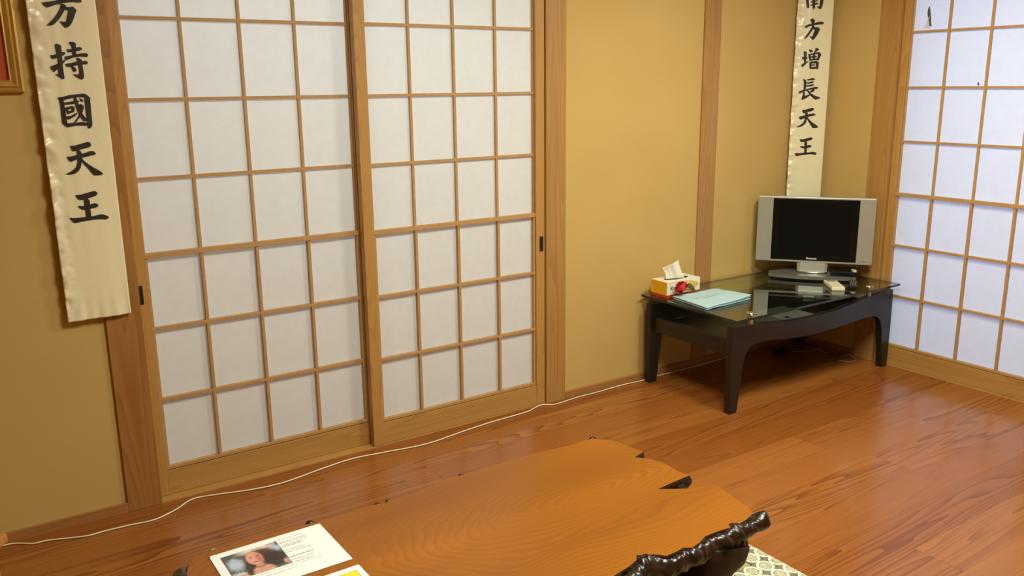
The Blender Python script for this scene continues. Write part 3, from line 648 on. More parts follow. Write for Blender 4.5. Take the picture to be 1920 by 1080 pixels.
# ------------------------------------------------------------------ gilt picture frame at the left edge
fr = thing('picture_frame', 'gilt picture frame with red ground at the top left edge', 'picture frame', (0, 0, 0))
FX0, FX1, FZ0, FZ1 = -1.10, -0.678, 1.362, 1.95
def frame_side(bm, prof, corners):
    n = len(corners); rings = []
    for (cx, cz, dx, dz) in corners:
        rings.append([bm.verts.new((cx + dx * a, WALLY - 0.001 - h, cz + dz * a)) for a, h in prof])
    for k in range(n):
        q, s = rings[k], rings[(k + 1) % n]
        for i in range(len(prof) - 1):
            bm.faces.new((q[i], q[i + 1], s[i + 1], s[i]))
bm = bmesh.new()
frame_side(bm, [(0, 0), (0, 0.014), (0.006, 0.017), (0.013, 0.013), (0.018, 0.017), (0.030, 0.012), (0.034, 0.013), (0.036, 0.004), (0.036, 0)],
           [(FX0, FZ0, 1, 1), (FX1, FZ0, -1, 1), (FX1, FZ1, -1, -1), (FX0, FZ1, 1, -1)])
finish('moulding', bm, MAT['gold'], fr)
bx('picture', (FX0 + 0.034, FX1 - 0.034, WALLY - 0.005, WALLY - 0.001, FZ0 + 0.034, FZ1 - 0.034), MAT['red_mat'], fr, 0)

# ------------------------------------------------------------------ glass-topped television table
tb = thing('glass_table', 'dark wooden low table with clear glass top in the corner', 'table', (2.28, -0.35, 0))
def loc_child(o, parent):
    o.parent = parent
    o.matrix_parent_inverse = Matrix.Translation(-Vector(parent.location))
    return o
def side_board(y0, y1):
    out = [(1.727, 0.0), (1.724, 0.2), (1.722, 0.384), (1.823, 0.3775), (1.88, 0.372), (1.941, 0.3655), (2.01, 0.358), (2.082, 0.352), (2.18, 0.3465), (2.273, 0.345), (2.38, 0.348), (2.476, 0.3555), (2.55, 0.364), (2.623, 0.373), (2.70, 0.380), (2.848, 0.386),
           (2.850, 0.2), (2.848, 0.0), (2.803, 0.0), (2.79, 0.10), (2.781, 0.19), (2.775, 0.222), (2.764, 0.244), (2.748, 0.261), (2.725, 0.273), (2.695, 0.279), (2.612, 0.277), (2.519, 0.271), (2.44, 0.267), (2.373, 0.2645), (2.30, 0.263), (2.24, 0.2632), (2.17, 0.266), (2.108, 0.271), (2.05, 0.277), (1.98, 0.285), (1.923, 0.291), (1.88, 0.292), (1.845, 0.286), (1.820, 0.270), (1.805, 0.245), (1.797, 0.21), (1.786, 0.12), (1.771, 0.0)]
    bm = bmesh.new()
    prism(bm, out, lambda a, b, t: (a, t, b), y0, y1, 0.0025)
    return bm
fb = loc_child(finish('side_panel', side_board(-0.612, -0.582), MAT['dark_wood']), tb)
bb = loc_child(finish('side_panel', side_board(-0.122, -0.092), MAT['dark_wood']), tb)
for x0, x1 in ((1.742, 1.766), (2.795, 2.819)):
    bm = bmesh.new(); box(bm, x0, x1, -0.582, -0.122, 0.250, 0.318, 0.002)
    loc_child(finish('end_rail', bm, MAT['dark_wood']), tb)
bm = bmesh.new(); box(bm, 1.766, 2.795, -0.582, -0.122, 0.272, 0.288, 0.001)
loc_child(finish('lower_shelf', bm, MAT['dark_wood']), tb)
bm = bmesh.new()
fs = box(bm, 1.706, 2.843, -0.648, -0.074, 0.412, 0.422, 0.0)
bm.normal_update()
for f in bm.faces:
    if abs(f.normal.z) < 0.5: f.material_index = 1
loc_child(finish('glass_top', bm, [MAT['glass'], MAT['glass_edge']]), tb)
for (sx, sy) in ((1.848, -0.597), (2.672, -0.597), (1.848, -0.107), (2.672, -0.107)):
    bm = bmesh.new(); lathe(bm, [(0.0105, 0.3755), (0.0105, 0.4118)], sx, sy, 20)
    st = loc_child(finish('standoff', bm, MAT['steel'], smooth=False), tb)
    bm = bmesh.new(); lathe(bm, [(0.019, 0.4222), (0.0205, 0.4235), (0.019, 0.4262), (0.012, 0.4275)], sx, sy, 24)
    cp = finish('cap', bm, MAT['steel']); cp.parent = st; cp.matrix_parent_inverse = tb.matrix_world.inverted() @ Matrix.Translation(-Vector(tb.location)) if False else Matrix.Translation(-Vector(tb.location)) @ Matrix.Translation(Vector(tb.location))
GT = 0.4222                                          # glass surface

# grey player on the lower shelf
pl = thing('disc_player', 'flat grey player box on the dark shelf beneath the glass', 'disc player', (2.228, -0.478, 0.288), 0.0)
bx('body', (-0.092, 0.094, -0.100, 0.100, 0.001, 0.049), MAT['grey_base'], pl, 0.002)
bx('badge', (-0.068, -0.040, -0.062, -0.036, 0.0491, 0.0495), MAT['black'], pl, 0)

# ------------------------------------------------------------------ television
tv = thing('television', 'small silver flat television with black screen on the glass table', 'television', (2.568, -0.35, GT), math.atan2(-0.318, 0.247))
# local frame: x along the screen to the right, y away from the room, z up from the glass
bm = bmesh.new()
pts = []
for k in range(13):
    a = -0.203 + 0.406 * k / 12
    pts.append((a, 0.0 - 0.028 * (1 - (a / 0.203) ** 2)))
pts += [(0.203, 0.07), (0.13, 0.15), (-0.13, 0.15), (-0.203, 0.07)]
prism(bm, pts, lambda a, b, t: (a, b, t), 0.008, 0.024, 0.004)
base = finish('base', bm, MAT['grey_base'], tv)
bm = bmesh.new()
prism(bm, [(a * 0.96, b * 0.96 + 0.006) for a, b in pts], lambda a, b, t: (a, b, t), 0.0005, 0.008, 0.0)
finish('base_foot', bm, MAT['black'], base)
bm = bmesh.new()
prev = None
for k in range(10):                                   # flared neck
    s = k / 9
    z = 0.024 + 0.070 * (s if k > 1 else (0.0 if k == 0 else 0.10))
    w = 0.070 + 0.006 * s ** 2
    yf = (0.054, 0.050, 0.058)[min(k, 2)] + 0.008 * s
    ring = [bm.verts.new((a, b, z)) for a, b in ((-w, yf + 0.01), (-w * 0.8, yf), (w * 0.8, yf), (w, yf + 0.01), (w, 0.105), (-w, 0.105))]
    if prev:
        for i in range(6): bm.faces.new((prev[i], prev[(i + 1) % 6], ring[(i + 1) % 6], ring[i]))
    else: bm.faces.new(ring[::-1])
    prev = ring
bm.faces.new(prev)
neck = finish('neck', bm, MAT['silver'], tv)
bm = bmesh.new(); tube(bm, [(-0.069, 0.058, 0.0285), (-0.055, 0.050, 0.0285), (0.0, 0.0475, 0.0285), (0.055, 0.050, 0.0285), (0.069, 0.058, 0.0285)], 0.0042, 10)
finish('lip', bm, MAT['steel'], neck, smooth=True)
PY0, PZ0, PZ1, PH = 0.062, 0.075, 0.398, 0.272
bm = bmesh.new()
box(bm, -PH, PH, PY0, PY0 + 0.040, PZ0, PZ1, 0.004)
cab = finish('cabinet', bm, MAT['silver'], tv)
bx('rear_housing', (-PH + 0.05, PH - 0.05, PY0 + 0.040, PY0 + 0.066, PZ0 + 0.03, PZ1 - 0.03), MAT['black'], cab, 0.008)
bx('screen', (-0.199, 0.199, PY0 - 0.0016, PY0 + 0.003, PZ0 + 0.010, PZ1 - 0.009), MAT['screen'], tv, 0.001)
bx('display', (-0.166, 0.166, PY0 - 0.0022, PY0 - 0.0010, PZ0 + 0.040, PZ1 - 0.030), MAT['display'], tv, 0)
RX = Matrix.Rotation(math.pi / 2, 4, 'X')
text_mesh('brand_lettering', 'Panasonic', 0.0125, MAT['white'], tv, Matrix.Translation((-0.006, PY0 - 0.0026, PZ0 + 0.021)) @ RX, 0.0003, 0.0002)
bm = bmesh.new()
for k, xx in enumerate((0.217, 0.229, 0.236, 0.246)):
    box(bm, xx - 0.003, xx + 0.003, PY0 - 0.001, PY0 + 0.002, PZ0 + 0.0145, PZ0 + 0.0185)
finish('button', bm, MAT['grey_base'], tv)

TVM = Matrix.Translation((2.568, -0.35, GT)) @ Matrix.Rotation(math.atan2(-0.318, 0.247), 4, 'Z')
def on_tv(x, y, z): return tuple(TVM @ Vector((x, y, z)))
rz = math.atan2(-0.318, 0.247)
sb = thing('set_top_box', 'black receiver box on the right of the television stand', 'set-top box', on_tv(0.150, 0.075, 0.0245), rz)
bm = bmesh.new(); box(bm, -0.062, 0.062, -0.068, 0.068, 0.0, 0.022, 0.002)
finish('body', bm, MAT['black'], sb)
bm = bmesh.new(); box(bm, -0.052, 0.02, -0.0686, -0.0675, 0.006, 0.016)
finish('front_panel', bm, MAT['screen'], sb)
ad = thing('adapter', 'tiny silver adapter lying on the black receiver box', 'adapter', on_tv(0.192, 0.028, 0.0472), rz + 0.3)
bx('body', (-0.008, 0.008, -0.014, 0.014, 0, 0.011), MAT['white_pl'], ad, 0.002)
bx('button', (-0.004, 0.004, -0.008, 0.0, 0.0111, 0.0122), MAT['black'], ad, 0)

def remote(name, label, loc, rz, w, l, h, mat, white):
    r = thing(name, label, 'remote control', loc, rz)
    bm = bmesh.new(); box(bm, -w, w, -l, l, 0.0004, h, 0.0045)
    finish('body', bm, mat, r, smooth=False)
    if white:
        bx('display', (-w * 0.72, w * 0.72, l * 0.62, l * 0.84, h, h + 0.0006), MAT['grey_base'], r, 0)
        bx('cover', (-w * 0.92, w * 0.92, -l * 0.9, l * 0.42, h, h + 0.0011), MAT['white_pl'], r, 0.0005)
    else:
        for i in range(3):
            for j in range(6):
                bx('button', (-w * 0.66 + i * w * 0.48, -w * 0.66 + i * w * 0.48 + w * 0.32, -l * 0.75 + j * l * 0.27, -l * 0.75 + j * l * 0.27 + l * 0.15, h, h + 0.0012), MAT['grey_base'], r, 0)
    return r
remote('remote_control', 'ivory remote control on the glass before the television', (2.530, -0.506, GT), -0.69, 0.030, 0.078, 0.017, MAT['white_pl'], True)
remote('remote_control', 'black remote control on the glass right of the ivory one', (2.622, -0.545, GT), -1.0, 0.022, 0.066, 0.015, MAT['black'], False)

# ------------------------------------------------------------------ tissue box
bxw, bxd, bxh = 0.208, 0.104, 0.072
ti = thing('tissue_box', 'amber and white tissue box on the left of the glass table', 'tissue box', (1.846, -0.151, GT + 0.0008), 0.0)
bm = bmesh.new()
box(bm, -bxw / 2, bxw / 2, -bxd / 2, bxd / 2, 0.0004, bxh)
bm.normal_update()
for f in bm.faces:
    if abs(f.normal.x) > 0.5: f.material_index = 1
car = finish('carton', bm, [MAT['box_white'], MAT['box_amber']], ti)
fy = -bxd / 2 - 0.0004
bm = bmesh.new()
box(bm, -bxw / 2 - 0.0006, bxw / 2 + 0.0006, -bxd / 2 - 0.0006, bxd / 2 + 0.0006, 0.0002, 0.0125)
finish('red_band', bm, MAT['box_red'], ti)
def arc_print(name, mat, x0, w, h, y, cut):
    bm = bmesh.new(); n = 24
    out = [(x0 + w * math.sin(math.pi * k / n) ** 0.8, 0.0135 + h * k / n) for k in range(n + 1)]
    inn = [(x0 + cut * w * math.sin(math.pi * k / n) ** 0.8 - 0.001, 0.0135 + h * k / n) for k in range(n, -1, -1)]
    v = [[bm.verts.new((a, y, b)) for a, b in out], [bm.verts.new((a, y, b)) for a, b in inn[::-1]]]
    for k in range(n): bm.faces.new((v[0][k], v[0][k + 1], v[1][k + 1], v[1][k]))
    return finish(name, bm, mat, ti)
arc_print('orange_print', MAT['box_orange'], 0.018, 0.078, 0.056, fy - 0.0001, 0.72)
arc_print('yellow_print', MAT['box_yellow'], 0.010, 0.058, 0.054, fy - 0.0002, 0.0)
arc_print('dark_arc', MAT['brand_ink'], 0.010, 0.0605, 0.054, fy - 0.0003, 0.955)
text_mesh('brand_lettering', 'Kleenex', 0.021, MAT['brand_ink'], ti, Matrix.Translation((-0.048, fy - 0.0003, 0.041)) @ RX, 0.0001, 0.0006)
bm = bmesh.new()
n = 32
vs_ = [bm.verts.new((0.072 * math.cos(2 * math.pi * k / n), 0.026 * math.sin(2 * math.pi * k / n) - 0.002, bxh + 0.0004)) for k in range(n)]
bm.faces.new(vs_)
finish('opening', bm, MAT['black'], ti)
bm = bmesh.new()
nu, nv = 22, 18
g = []
BL, BR, TL, TR = (-0.046, -0.004), (0.058, -0.002), (-0.060, 0.050), (0.014, 0.086)
ca, sa = math.cos(-0.55), math.sin(-0.55)
for j in range(nv + 1):
    v = j / nv; g.append([])
    for i in range(nu + 1):
        u = i / nu
        a = (BL[0] * (1 - u) + BR[0] * u) * (1 - v) + (TL[0] * (1 - u) + TR[0] * u) * v
        z = (BL[1] * (1 - u) + BR[1] * u) * (1 - v) + (TL[1] * (1 - u) + TR[1] * u) * v
        a += 0.010 * math.sin(math.pi * v) * (u - 0.5) * -1.2
        y = 0.005 * math.sin(u * 5.5 + v * 1.5) * (0.3 + 0.7 * v) + 0.0012 * math.sin(u * 15 + 1) - 0.010 * v * v
        q = (1 - v) * 0.55 + 0.45 * 1                      # the foot narrows into the slot
        g[-1].append(bm.verts.new((a * ca - y * sa - 0.012, (a * sa + y * ca) * (0.55 + 0.45 * v) - 0.004, bxh + z)))
for j in range(nv):
    for i in range(nu): bm.faces.new((g[j][i], g[j][i + 1], g[j + 1][i + 1], g[j + 1][i]))
ts = finish('tissue', bm, MAT['tissue'], ti, smooth=True)
so = ts.modifiers.new('thickness', 'SOLIDIFY'); so.thickness = 0.0008

# ------------------------------------------------------------------ artificial rose before the box
ro = thing('rose', 'red artificial rose lying on the glass against the tissue box', 'flower', (1.800, -0.248, GT + 0.0215), -0.1)
for layer, (nr, rad, hgt, op) in enumerate(((5, 0.026, 0.032, 0.95), (5, 0.020, 0.036, 0.6), (4, 0.012, 0.038, 0.3))):
    for k in range(nr):
        a = 2 * math.pi * k / nr + layer * 0.6
        bm = bmesh.new(); gg = []
        for j in range(7):
            v = j / 6; gg.append([])
            for i in range(7):
                u = (i / 6 - 0.5)
                ww = rad * 1.5 * math.sin(math.pi * (0.12 + 0.76 * v))
                rr = rad * (0.25 + 0.75 * math.sin(v * math.pi * 0.62)) - u * u * rad * 0.9
                px, py = rr, u * ww * 1.5
                pz = hgt * v + 0.003 * math.sin(u * 8 + k)
                # flower head tilted: axis points towards -x, up
                q = Vector((px * math.cos(a) - py * math.sin(a), px * math.sin(a) + py * math.cos(a), pz))
                q = Matrix.Rotation(-0.75, 3, 'Y') @ q
                gg[-1].append(bm.verts.new((q.x, q.y, max(0.0012, q.z + 0.020))))
        for j in range(6):
            for i in range(6): bm.faces.new((gg[j][i], gg[j][i + 1], gg[j + 1][i + 1], gg[j + 1][i]))
        o = finish('petal', bm, MAT['rose'], ro, smooth=True)
        so = o.modifiers.new('thickness', 'SOLIDIFY'); so.thickness = 0.0008
bm = bmesh.new(); tube(bm, smooth_path([(0.008, 0, 0.02), (0.035, 0.008, 0.016), (0.07, 0.010, 0.006), (0.10, 0.010, 0.004)]), 0.0024)
finish('stem', bm, MAT['leaf'], ro, smooth=True)
bm = bmesh.new(); gg = []
for i in range(9):
    t_ = i / 8; w = 0.013 * math.sin(math.pi * t_) ** 0.7
    c = Vector((0.022 + 0.055 * t_, 0.012, 0.034 - 0.026 * t_ + 0.006 * math.sin(t_ * 3)))
    gg.append([bm.verts.new(c + Vector((0.3 * w, w * 0.4, w))), bm.verts.new(c + Vector((0, -0.003, 0))), bm.verts.new(c - Vector((0.3 * w, w * 0.4, w * 0.8)))])
for a_, b_ in zip(gg, gg[1:]):
    for k in range(2): bm.faces.new((a_[k], a_[k + 1], b_[k + 1], b_[k]))
o = finish('leaf', bm, MAT['leaf'], ro, smooth=True)
so = o.modifiers.new('thickness', 'SOLIDIFY'); so.thickness = 0.0008

# ------------------------------------------------------------------ pale blue folded cloth
bc = thing('folded_cloth', 'pale blue folded cloth with faint print on the glass table', 'folded cloth', (1.878, -0.343, GT + 0.0006), 0.0)
def cloth_layer(name, z0, thick, inset, lift, mat, parent):
    bm = bmesh.new(); nu, nv = 30, 22; G = []
    c00, c10, c11, c01 = Vector((-0.150, -0.117)), Vector((0.158, -0.092)), Vector((0.146, 0.108)), Vector((-0.122, 0.118))
    for j in range(nv + 1):
        v = j / nv; G.append([])
        for i in range(nu + 1):
            u = i / nu
            p = (c00 * (1 - u) + c10 * u) * (1 - v) + (c01 * (1 - u) + c11 * u) * v
            p = p * (1 - inset)
            z = z0 + lift * (u ** 2) * (0.25 + (1 - v)) + 0.0025 * noise.noise(Vector((u * 3, v * 3, z0 * 90))) + 0.0016 * math.sin(u * 7 + v * 2) * (1 - v)
            z = max(z, 0.0012)
            G[-1].append(bm.verts.new((p.x, p.y, z)))
    for j in range(nv):
        for i in range(nu): bm.faces.new((G[j][i], G[j][i + 1], G[j + 1][i + 1], G[j + 1][i]))
    o = finish(name, bm, mat, parent, smooth=True)
    so = o.modifiers.new('thickness', 'SOLIDIFY'); so.thickness = thick; so.offset = 1
    return o
cloth_layer('bottom_fold', 0.0015, 0.0022, 0.010, 0.000, MAT['blue'], bc)
cloth_layer('middle_fold', 0.0056, 0.0022, 0.016, 0.004, MAT['blue'], bc)
top = cloth_layer('top_fold', 0.0102, 0.0026, 0.0, 0.006, MAT['blue'], bc)
bm = bmesh.new()
for row, (y0, xs, xe, hh) in enumerate(((0.028, -0.085, 0.075, 0.006), (0.008, -0.075, 0.115, 0.010))):
    x = xs
    while x < xe:
        w = R_.uniform(0.006, 0.016)
        zc = 0.0165 + 0.006 * max(0, (x + 0.15) / 0.3) ** 2 * 0.85
        box(bm, x, x + w, y0, y0 + hh, zc - 0.001, zc)
        x += w + 0.003
finish('faint_print', bm, MAT['pale_print'], bc)

# ------------------------------------------------------------------ cords on the floor
bm = bmesh.new()
CORD = [(-1.30, -0.085), (-1.05, -0.062), (-0.914, -0.066), (-0.871, -0.075), (-0.828, -0.107), (-0.787, -0.112), (-0.687, -0.151), (-0.633, -0.152), (-0.563, -0.156), (-0.483, -0.165), (-0.409, -0.133), (-0.346, -0.089), (-0.277, -0.099), (-0.159, -0.134), (-0.048, -0.146), (0.102, -0.119), (0.236, -0.101), (0.361, -0.118), (0.533, -0.142), (0.718, -0.117), (0.871, -0.100), (1.038, -0.094), (1.095, -0.076), (1.147, -0.064), (1.196, -0.091), (1.258, -0.087), (1.339, -0.079), (1.447, -0.080), (1.596, -0.074), (1.713, -0.081), (1.80, -0.074), (2.024, -0.077), (2.241, -0.072), (2.345, -0.068), (2.46, -0.068)]
tube(bm, smooth_path([(x, y, 0.0036) for x, y in CORD], 5), 0.0025, 8)
tag(finish('extension_cord', bm, MAT['cord'], smooth=True), 'long white cord along the foot of the back wall', 'cord')
bm = bmesh.new()
tube(bm, smooth_path([(2.66, -0.20, 0.003), (2.72, -0.245, 0.003), (2.765, -0.275, 0.014), (2.775, -0.305, 0.004), (2.80, -0.345, 0.012), (2.78, -0.395, 0.004), (2.805, -0.43, 0.016), (2.80, -0.475, 0.003), (2.745, -0.47, 0.003), (2.72, -0.43, 0.003)], 8), 0.0022, 8)
tag(finish('cable', bm, MAT['grey_cord'], smooth=True), 'loose curled grey cable on the floor under the glass table', 'cable')
ps = thing('power_adapter', 'dark power adapter on the floor under the glass table', 'power adapter', (2.60, -0.165, 0), 0.3)
bx('body', (-0.05, 0.05, -0.025, 0.025, 0.0005, 0.03), MAT['black'], ps, 0.004)
# ------------------------------------------------------------------ live-edge slab table
SZ = 0.300                                             # top of the slab
OUT = [(-0.582, -1.075), (-0.565, -1.035), (-0.548, -1.012), (-0.509, -1.005), (-0.398, -1.003), (-0.300, -1.012), (-0.256, -1.019), (-0.155, -1.022), (-0.095, -1.018), (-0.070, -1.028), (-0.045, -1.022), (-0.028, -1.027), (0.052, -1.014), (0.120, -1.000), (0.166, -0.993), (0.188, -1.004), (0.210, -1.000), (0.240, -1.002), (0.323, -0.998), (0.438, -0.998), (0.520, -1.008), (0.575, -1.012), (0.625, -1.010), (0.652, -1.016), (0.678, -1.045), (0.690, -1.060), (0.700, -1.098), (0.699, -1.117), (0.706, -1.150), (0.711, -1.178),
       (0.664, -1.192), (0.691, -1.226), (0.700, -1.252), (0.706, -1.271), (0.703, -1.305), (0.701, -1.341), (0.706, -1.372),
       (0.640, -1.376), (0.576, -1.383), (0.640, -1.424), (0.690, -1.447), (0.722, -1.458), (0.722, -1.480), (0.712, -1.504), (0.708, -1.530), (0.702, -1.560), (0.696, -1.592), (0.680, -1.622), (0.640, -1.634), (0.593, -1.640), (0.546, -1.634), (0.495, -1.632), (0.462, -1.646), (0.432, -1.652), (0.415, -1.640), (0.388, -1.644), (0.358, -1.644), (0.338, -1.622), (0.318, -1.612), (0.302, -1.602), (0.287, -1.618), (0.255, -1.628), (0.201, -1.638), (0.120, -1.650), (0.02, -1.636), (-0.10, -1.645), (-0.22, -1.632), (-0.35, -1.644), (-0.47, -1.636), (-0.55, -1.610), (-0.580, -1.55), (-0.572, -1.45), (-0.586, -1.34), (-0.575, -1.22), (-0.588, -1.13)]
def dens(pts, step=0.012):
    o = []
    for (a, b), (c, d) in zip(pts, pts[1:] + pts[:1]):
        n = max(1, int(math.hypot(c - a, d - b) / step))
        for k in range(n): o.append((a + (c - a) * k / n, b + (d - b) * k / n))
    return o
O2 = dens(OUT)
slab = thing('slab_table', 'low live-edge wooden slab table in the foreground', 'table', (0.07, -1.32, 0))
bm = bmesh.new()
n = len(O2)
def normal2(i):
    a = Vector(O2[(i - 1) % n]); b = Vector(O2[(i + 1) % n]); t = (b - a)
    if t.length < 1e-6: return Vector((0, 0))
    t.normalize(); return Vector((-t.y, t.x))          # outline runs clockwise: outward
prof = [(0.0, 0.0), (0.003, -0.004), (0.0045, -0.013), (0.003, -0.026), (-0.006, -0.040), (-0.022, -0.052)]
rings = []
for k, (off, dz) in enumerate(prof):
    ring = []
    for i in range(n):
        p = Vector(O2[i]); nn = normal2(i)
        j = 0 if k == 0 else noise.noise(Vector((p.x * 22, p.y * 22, dz * 30))) * 0.007
        q = p + nn * (off + j * (1 if k > 1 else 0.3))
        ring.append(bm.verts.new((q.x, q.y, SZ + dz)))
    rings.append(ring)
topf = bm.faces.new(rings[0]); topf.material_index = 0
for q, s in zip(rings, rings[1:]):
    for i in range(n):
        f = bm.faces.new((q[i], q[(i + 1) % n], s[(i + 1) % n], s[i])); f.material_index = 1
bf = bm.faces.new(rings[-1][::-1]); bf.material_index = 1
bmesh.ops.triangulate(bm, faces=[topf, bf])
loc_child(finish('slab', bm, [MAT['slab'], MAT['bark']]), slab)

def gnarl(bm, pts, radii, seg=14, amp=0.35, freq=26, flat=1.0, seed=0.0):
    """knotty limb: tube with noise-displaced skin"""
    P_ = smooth_path(pts, 8); rr = []
    m_ = len(pts) - 1
    for i in range(len(P_)):
        f = i / (len(P_) - 1) * m_; a = min(int(f), m_ - 1); t = f - a
        t = t * t * (3 - 2 * t)
        rr.append(radii[a] * (1 - t) + radii[a + 1] * t)
    prev = None
    for i, p in enumerate(P_):
        t = (P_[min(i + 1, len(P_) - 1)] - P_[max(i - 1, 0)]).normalized()
        a = t.cross(Vector((0, 0, 1)));
        if a.length < 1e-3: a = Vector((1, 0, 0))
        a.normalize(); b = a.cross(t).normalized()
        ring = []
        for k in range(seg):
            th = 2 * math.pi * k / seg
            d = a * math.cos(th) + b * math.sin(th) * flat
            q = p + d * rr[i]
            s = noise.noise(q * freq + Vector((seed, 0, 0))) * amp + noise.noise(q * freq * 2.7) * amp * 0.4
            ring.append(bm.verts.new(p + d * rr[i] * (1 + s)))
        if prev:
            for k in range(seg): bm.faces.new((prev[k], prev[(k + 1) % seg], ring[(k + 1) % seg], ring[k]))
        else: bm.faces.new(ring[::-1])
        prev = ring
    bm.faces.new(prev)
# gnarled dark edge along the near right side: joined lumps, re-skinned as one body
def lumps(name, balls, voxel, mat, parent, amp=0.004, freq=30, flute=0.0):
    bm = bmesh.new()
    for (c, r, d) in balls:
        M = Matrix.Translation(c) @ (Vector((1, 0, 0)).rotation_difference(Vector(d).normalized()).to_matrix().to_4x4()) @ Matrix.Diagonal((r[0], r[1], r[2], 1))
        bmesh.ops.create_icosphere(bm, subdivisions=3, radius=1.0, matrix=M)
    me = bpy.data.meshes.new(name + '_source'); bm.to_mesh(me); bm.free()
    tmp = bpy.data.objects.new(name + '_source', me); COL.objects.link(tmp)
    md = tmp.modifiers.new('skin', 'REMESH'); md.mode = 'VOXEL'; md.voxel_size = voxel
    sm = tmp.modifiers.new('smooth', 'SMOOTH'); sm.iterations = 4; sm.factor = 0.5
    dg = bpy.context.evaluated_depsgraph_get()
    res = bpy.data.meshes.new_from_object(tmp.evaluated_get(dg)); res.name = name
    bpy.data.objects.remove(tmp); bpy.data.meshes.remove(me)
    nor = [v.normal.copy() for v in res.vertices]
    for v, n_ in zip(res.vertices, nor):
        p = v.co
        d = (1 - abs(noise.noise(p * freq)) * 2.2) * amp + noise.noise(p * freq * 2.3) * amp * 0.35
        if flute: d += abs(math.sin(p.x * 95 + noise.noise(p * 18) * 5)) * flute - flute * 0.5
        v.co = p + n_ * d
    res.materials.clear()
    for p in res.polygons: p.use_smooth = True
    return loc_child(link(name, res, mat, None), parent)
X = (1, 0, 0)
balls = [((0.686, -1.643, 0.284), (0.027, 0.021, 0.023), (0.55, 0.15, 0.25)), ((0.668, -1.645, 0.284), (0.024, 0.017, 0.018), (0.7, 0.1, 0.2)), ((0.645, -1.646, 0.281), (0.026, 0.016, 0.016), (1, 0, 0.1)), ((0.622, -1.645, 0.279), (0.026, 0.020, 0.020), X),
         ((0.594, -1.640, 0.277), (0.028, 0.026, 0.026), X), ((0.572, -1.640, 0.271), (0.030, 0.026, 0.030), X), ((0.545, -1.640, 0.266), (0.032, 0.028, 0.030), X), ((0.515, -1.636, 0.268), (0.030, 0.024, 0.024), X), ((0.492, -1.640, 0.268), (0.028, 0.022, 0.025), X),
         ((0.590, -1.635, 0.245), (0.050, 0.030, 0.034), X), ((0.530, -1.632, 0.240), (0.050, 0.030, 0.032), X),
         ((0.462, -1.648, 0.272), (0.026, 0.022, 0.024), X), ((0.437, -1.652, 0.276), (0.022, 0.022, 0.023), X), ((0.410, -1.646, 0.270), (0.026, 0.021, 0.025), X), ((0.385, -1.648, 0.270), (0.024, 0.020, 0.024), X), ((0.360, -1.642, 0.265), (0.028, 0.024, 0.026), X),
         ((0.338, -1.630, 0.266), (0.022, 0.024, 0.028), X), ((0.318, -1.622, 0.270), (0.022, 0.024, 0.033), (1, 0.2, 0)), ((0.300, -1.620, 0.268), (0.018, 0.024, 0.034), X), ((0.282, -1.630, 0.262), (0.022, 0.024, 0.030), X),
         ((0.256, -1.640, 0.266), (0.026, 0.024, 0.027), X), ((0.230, -1.646, 0.266), (0.028, 0.022, 0.026), X), ((0.20, -1.652, 0.266), (0.030, 0.020, 0.026), X), ((0.16, -1.658, 0.268), (0.034, 0.018, 0.024), X), ((0.12, -1.660, 0.268), (0.034, 0.018, 0.024), X)]
lumps('bark_edge', balls, 0.0035, MAT['bark'], slab, 0.0026, 24, 0.0030)['label'] = 'knotty glossy dark bark along the near edge'
# dark bark remnants on the far edge and left corner
for (x, y, r, s_) in ((-0.262, -1.012, 0.013, 1), (-0.082, -1.020, 0.010, 2), (-0.048, -1.016, 0.008, 5), (0.188, -0.998, 0.009, 3), (0.655, -1.012, 0.013, 4)):
    bm = bmesh.new()
    gnarl(bm, [(x - r, y + 0.003, SZ - 0.012), (x, y + 0.003, SZ - 0.006), (x + r, y, SZ - 0.012)], [r * 0.4, r * 0.8, r * 0.4], seg=10, amp=0.3, freq=50, seed=s_)
    loc_child(finish('bark_remnant', bm, MAT['bark'], smooth=True), slab)
bm = bmesh.new()
gnarl(bm, [(-0.573, -1.022, SZ - 0.028), (-0.590, -1.060, SZ - 0.018), (-0.597, -1.12, SZ - 0.020), (-0.592, -1.20, SZ - 0.03)], [0.012, 0.020, 0.022, 0.018], amp=0.3, freq=30, seed=9)
loc_child(finish('bark_remnant', bm, MAT['bark'], smooth=True), slab)
# root legs
for nm, pts, rad in (
    ('root_leg', [(0.56, -1.600, 0.262), (0.55, -1.602, 0.235), (0.525, -1.598, 0.17), (0.50, -1.590, 0.09), (0.49, -1.59, 0.02)], [0.088, 0.086, 0.074, 0.068, 0.074]),
    ('root_leg', [(0.50, -1.14, 0.24), (0.50, -1.15, 0.16), (0.48, -1.16, 0.06), (0.48, -1.16, 0.014)], [0.07, 0.06, 0.055, 0.06]),
    ('root_leg', [(-0.40, -1.15, 0.24), (-0.40, -1.16, 0.16), (-0.38, -1.17, 0.06), (-0.38, -1.17, 0.014)], [0.07, 0.06, 0.055, 0.06]),
    ('root_leg', [(-0.40, -1.52, 0.24), (-0.39, -1.52, 0.16), (-0.38, -1.50, 0.06), (-0.38, -1.50, 0.014)], [0.07, 0.06, 0.055, 0.06])):
    bm = bmesh.new(); gnarl(bm, pts, rad, seg=22, amp=0.16, freq=13, seed=rad[0] * 50)
    for v in bm.verts: v.co.z = min(max(v.co.z, 0.0005), 0.272)
    loc_child(finish(nm, bm, MAT['root'], smooth=True), slab)

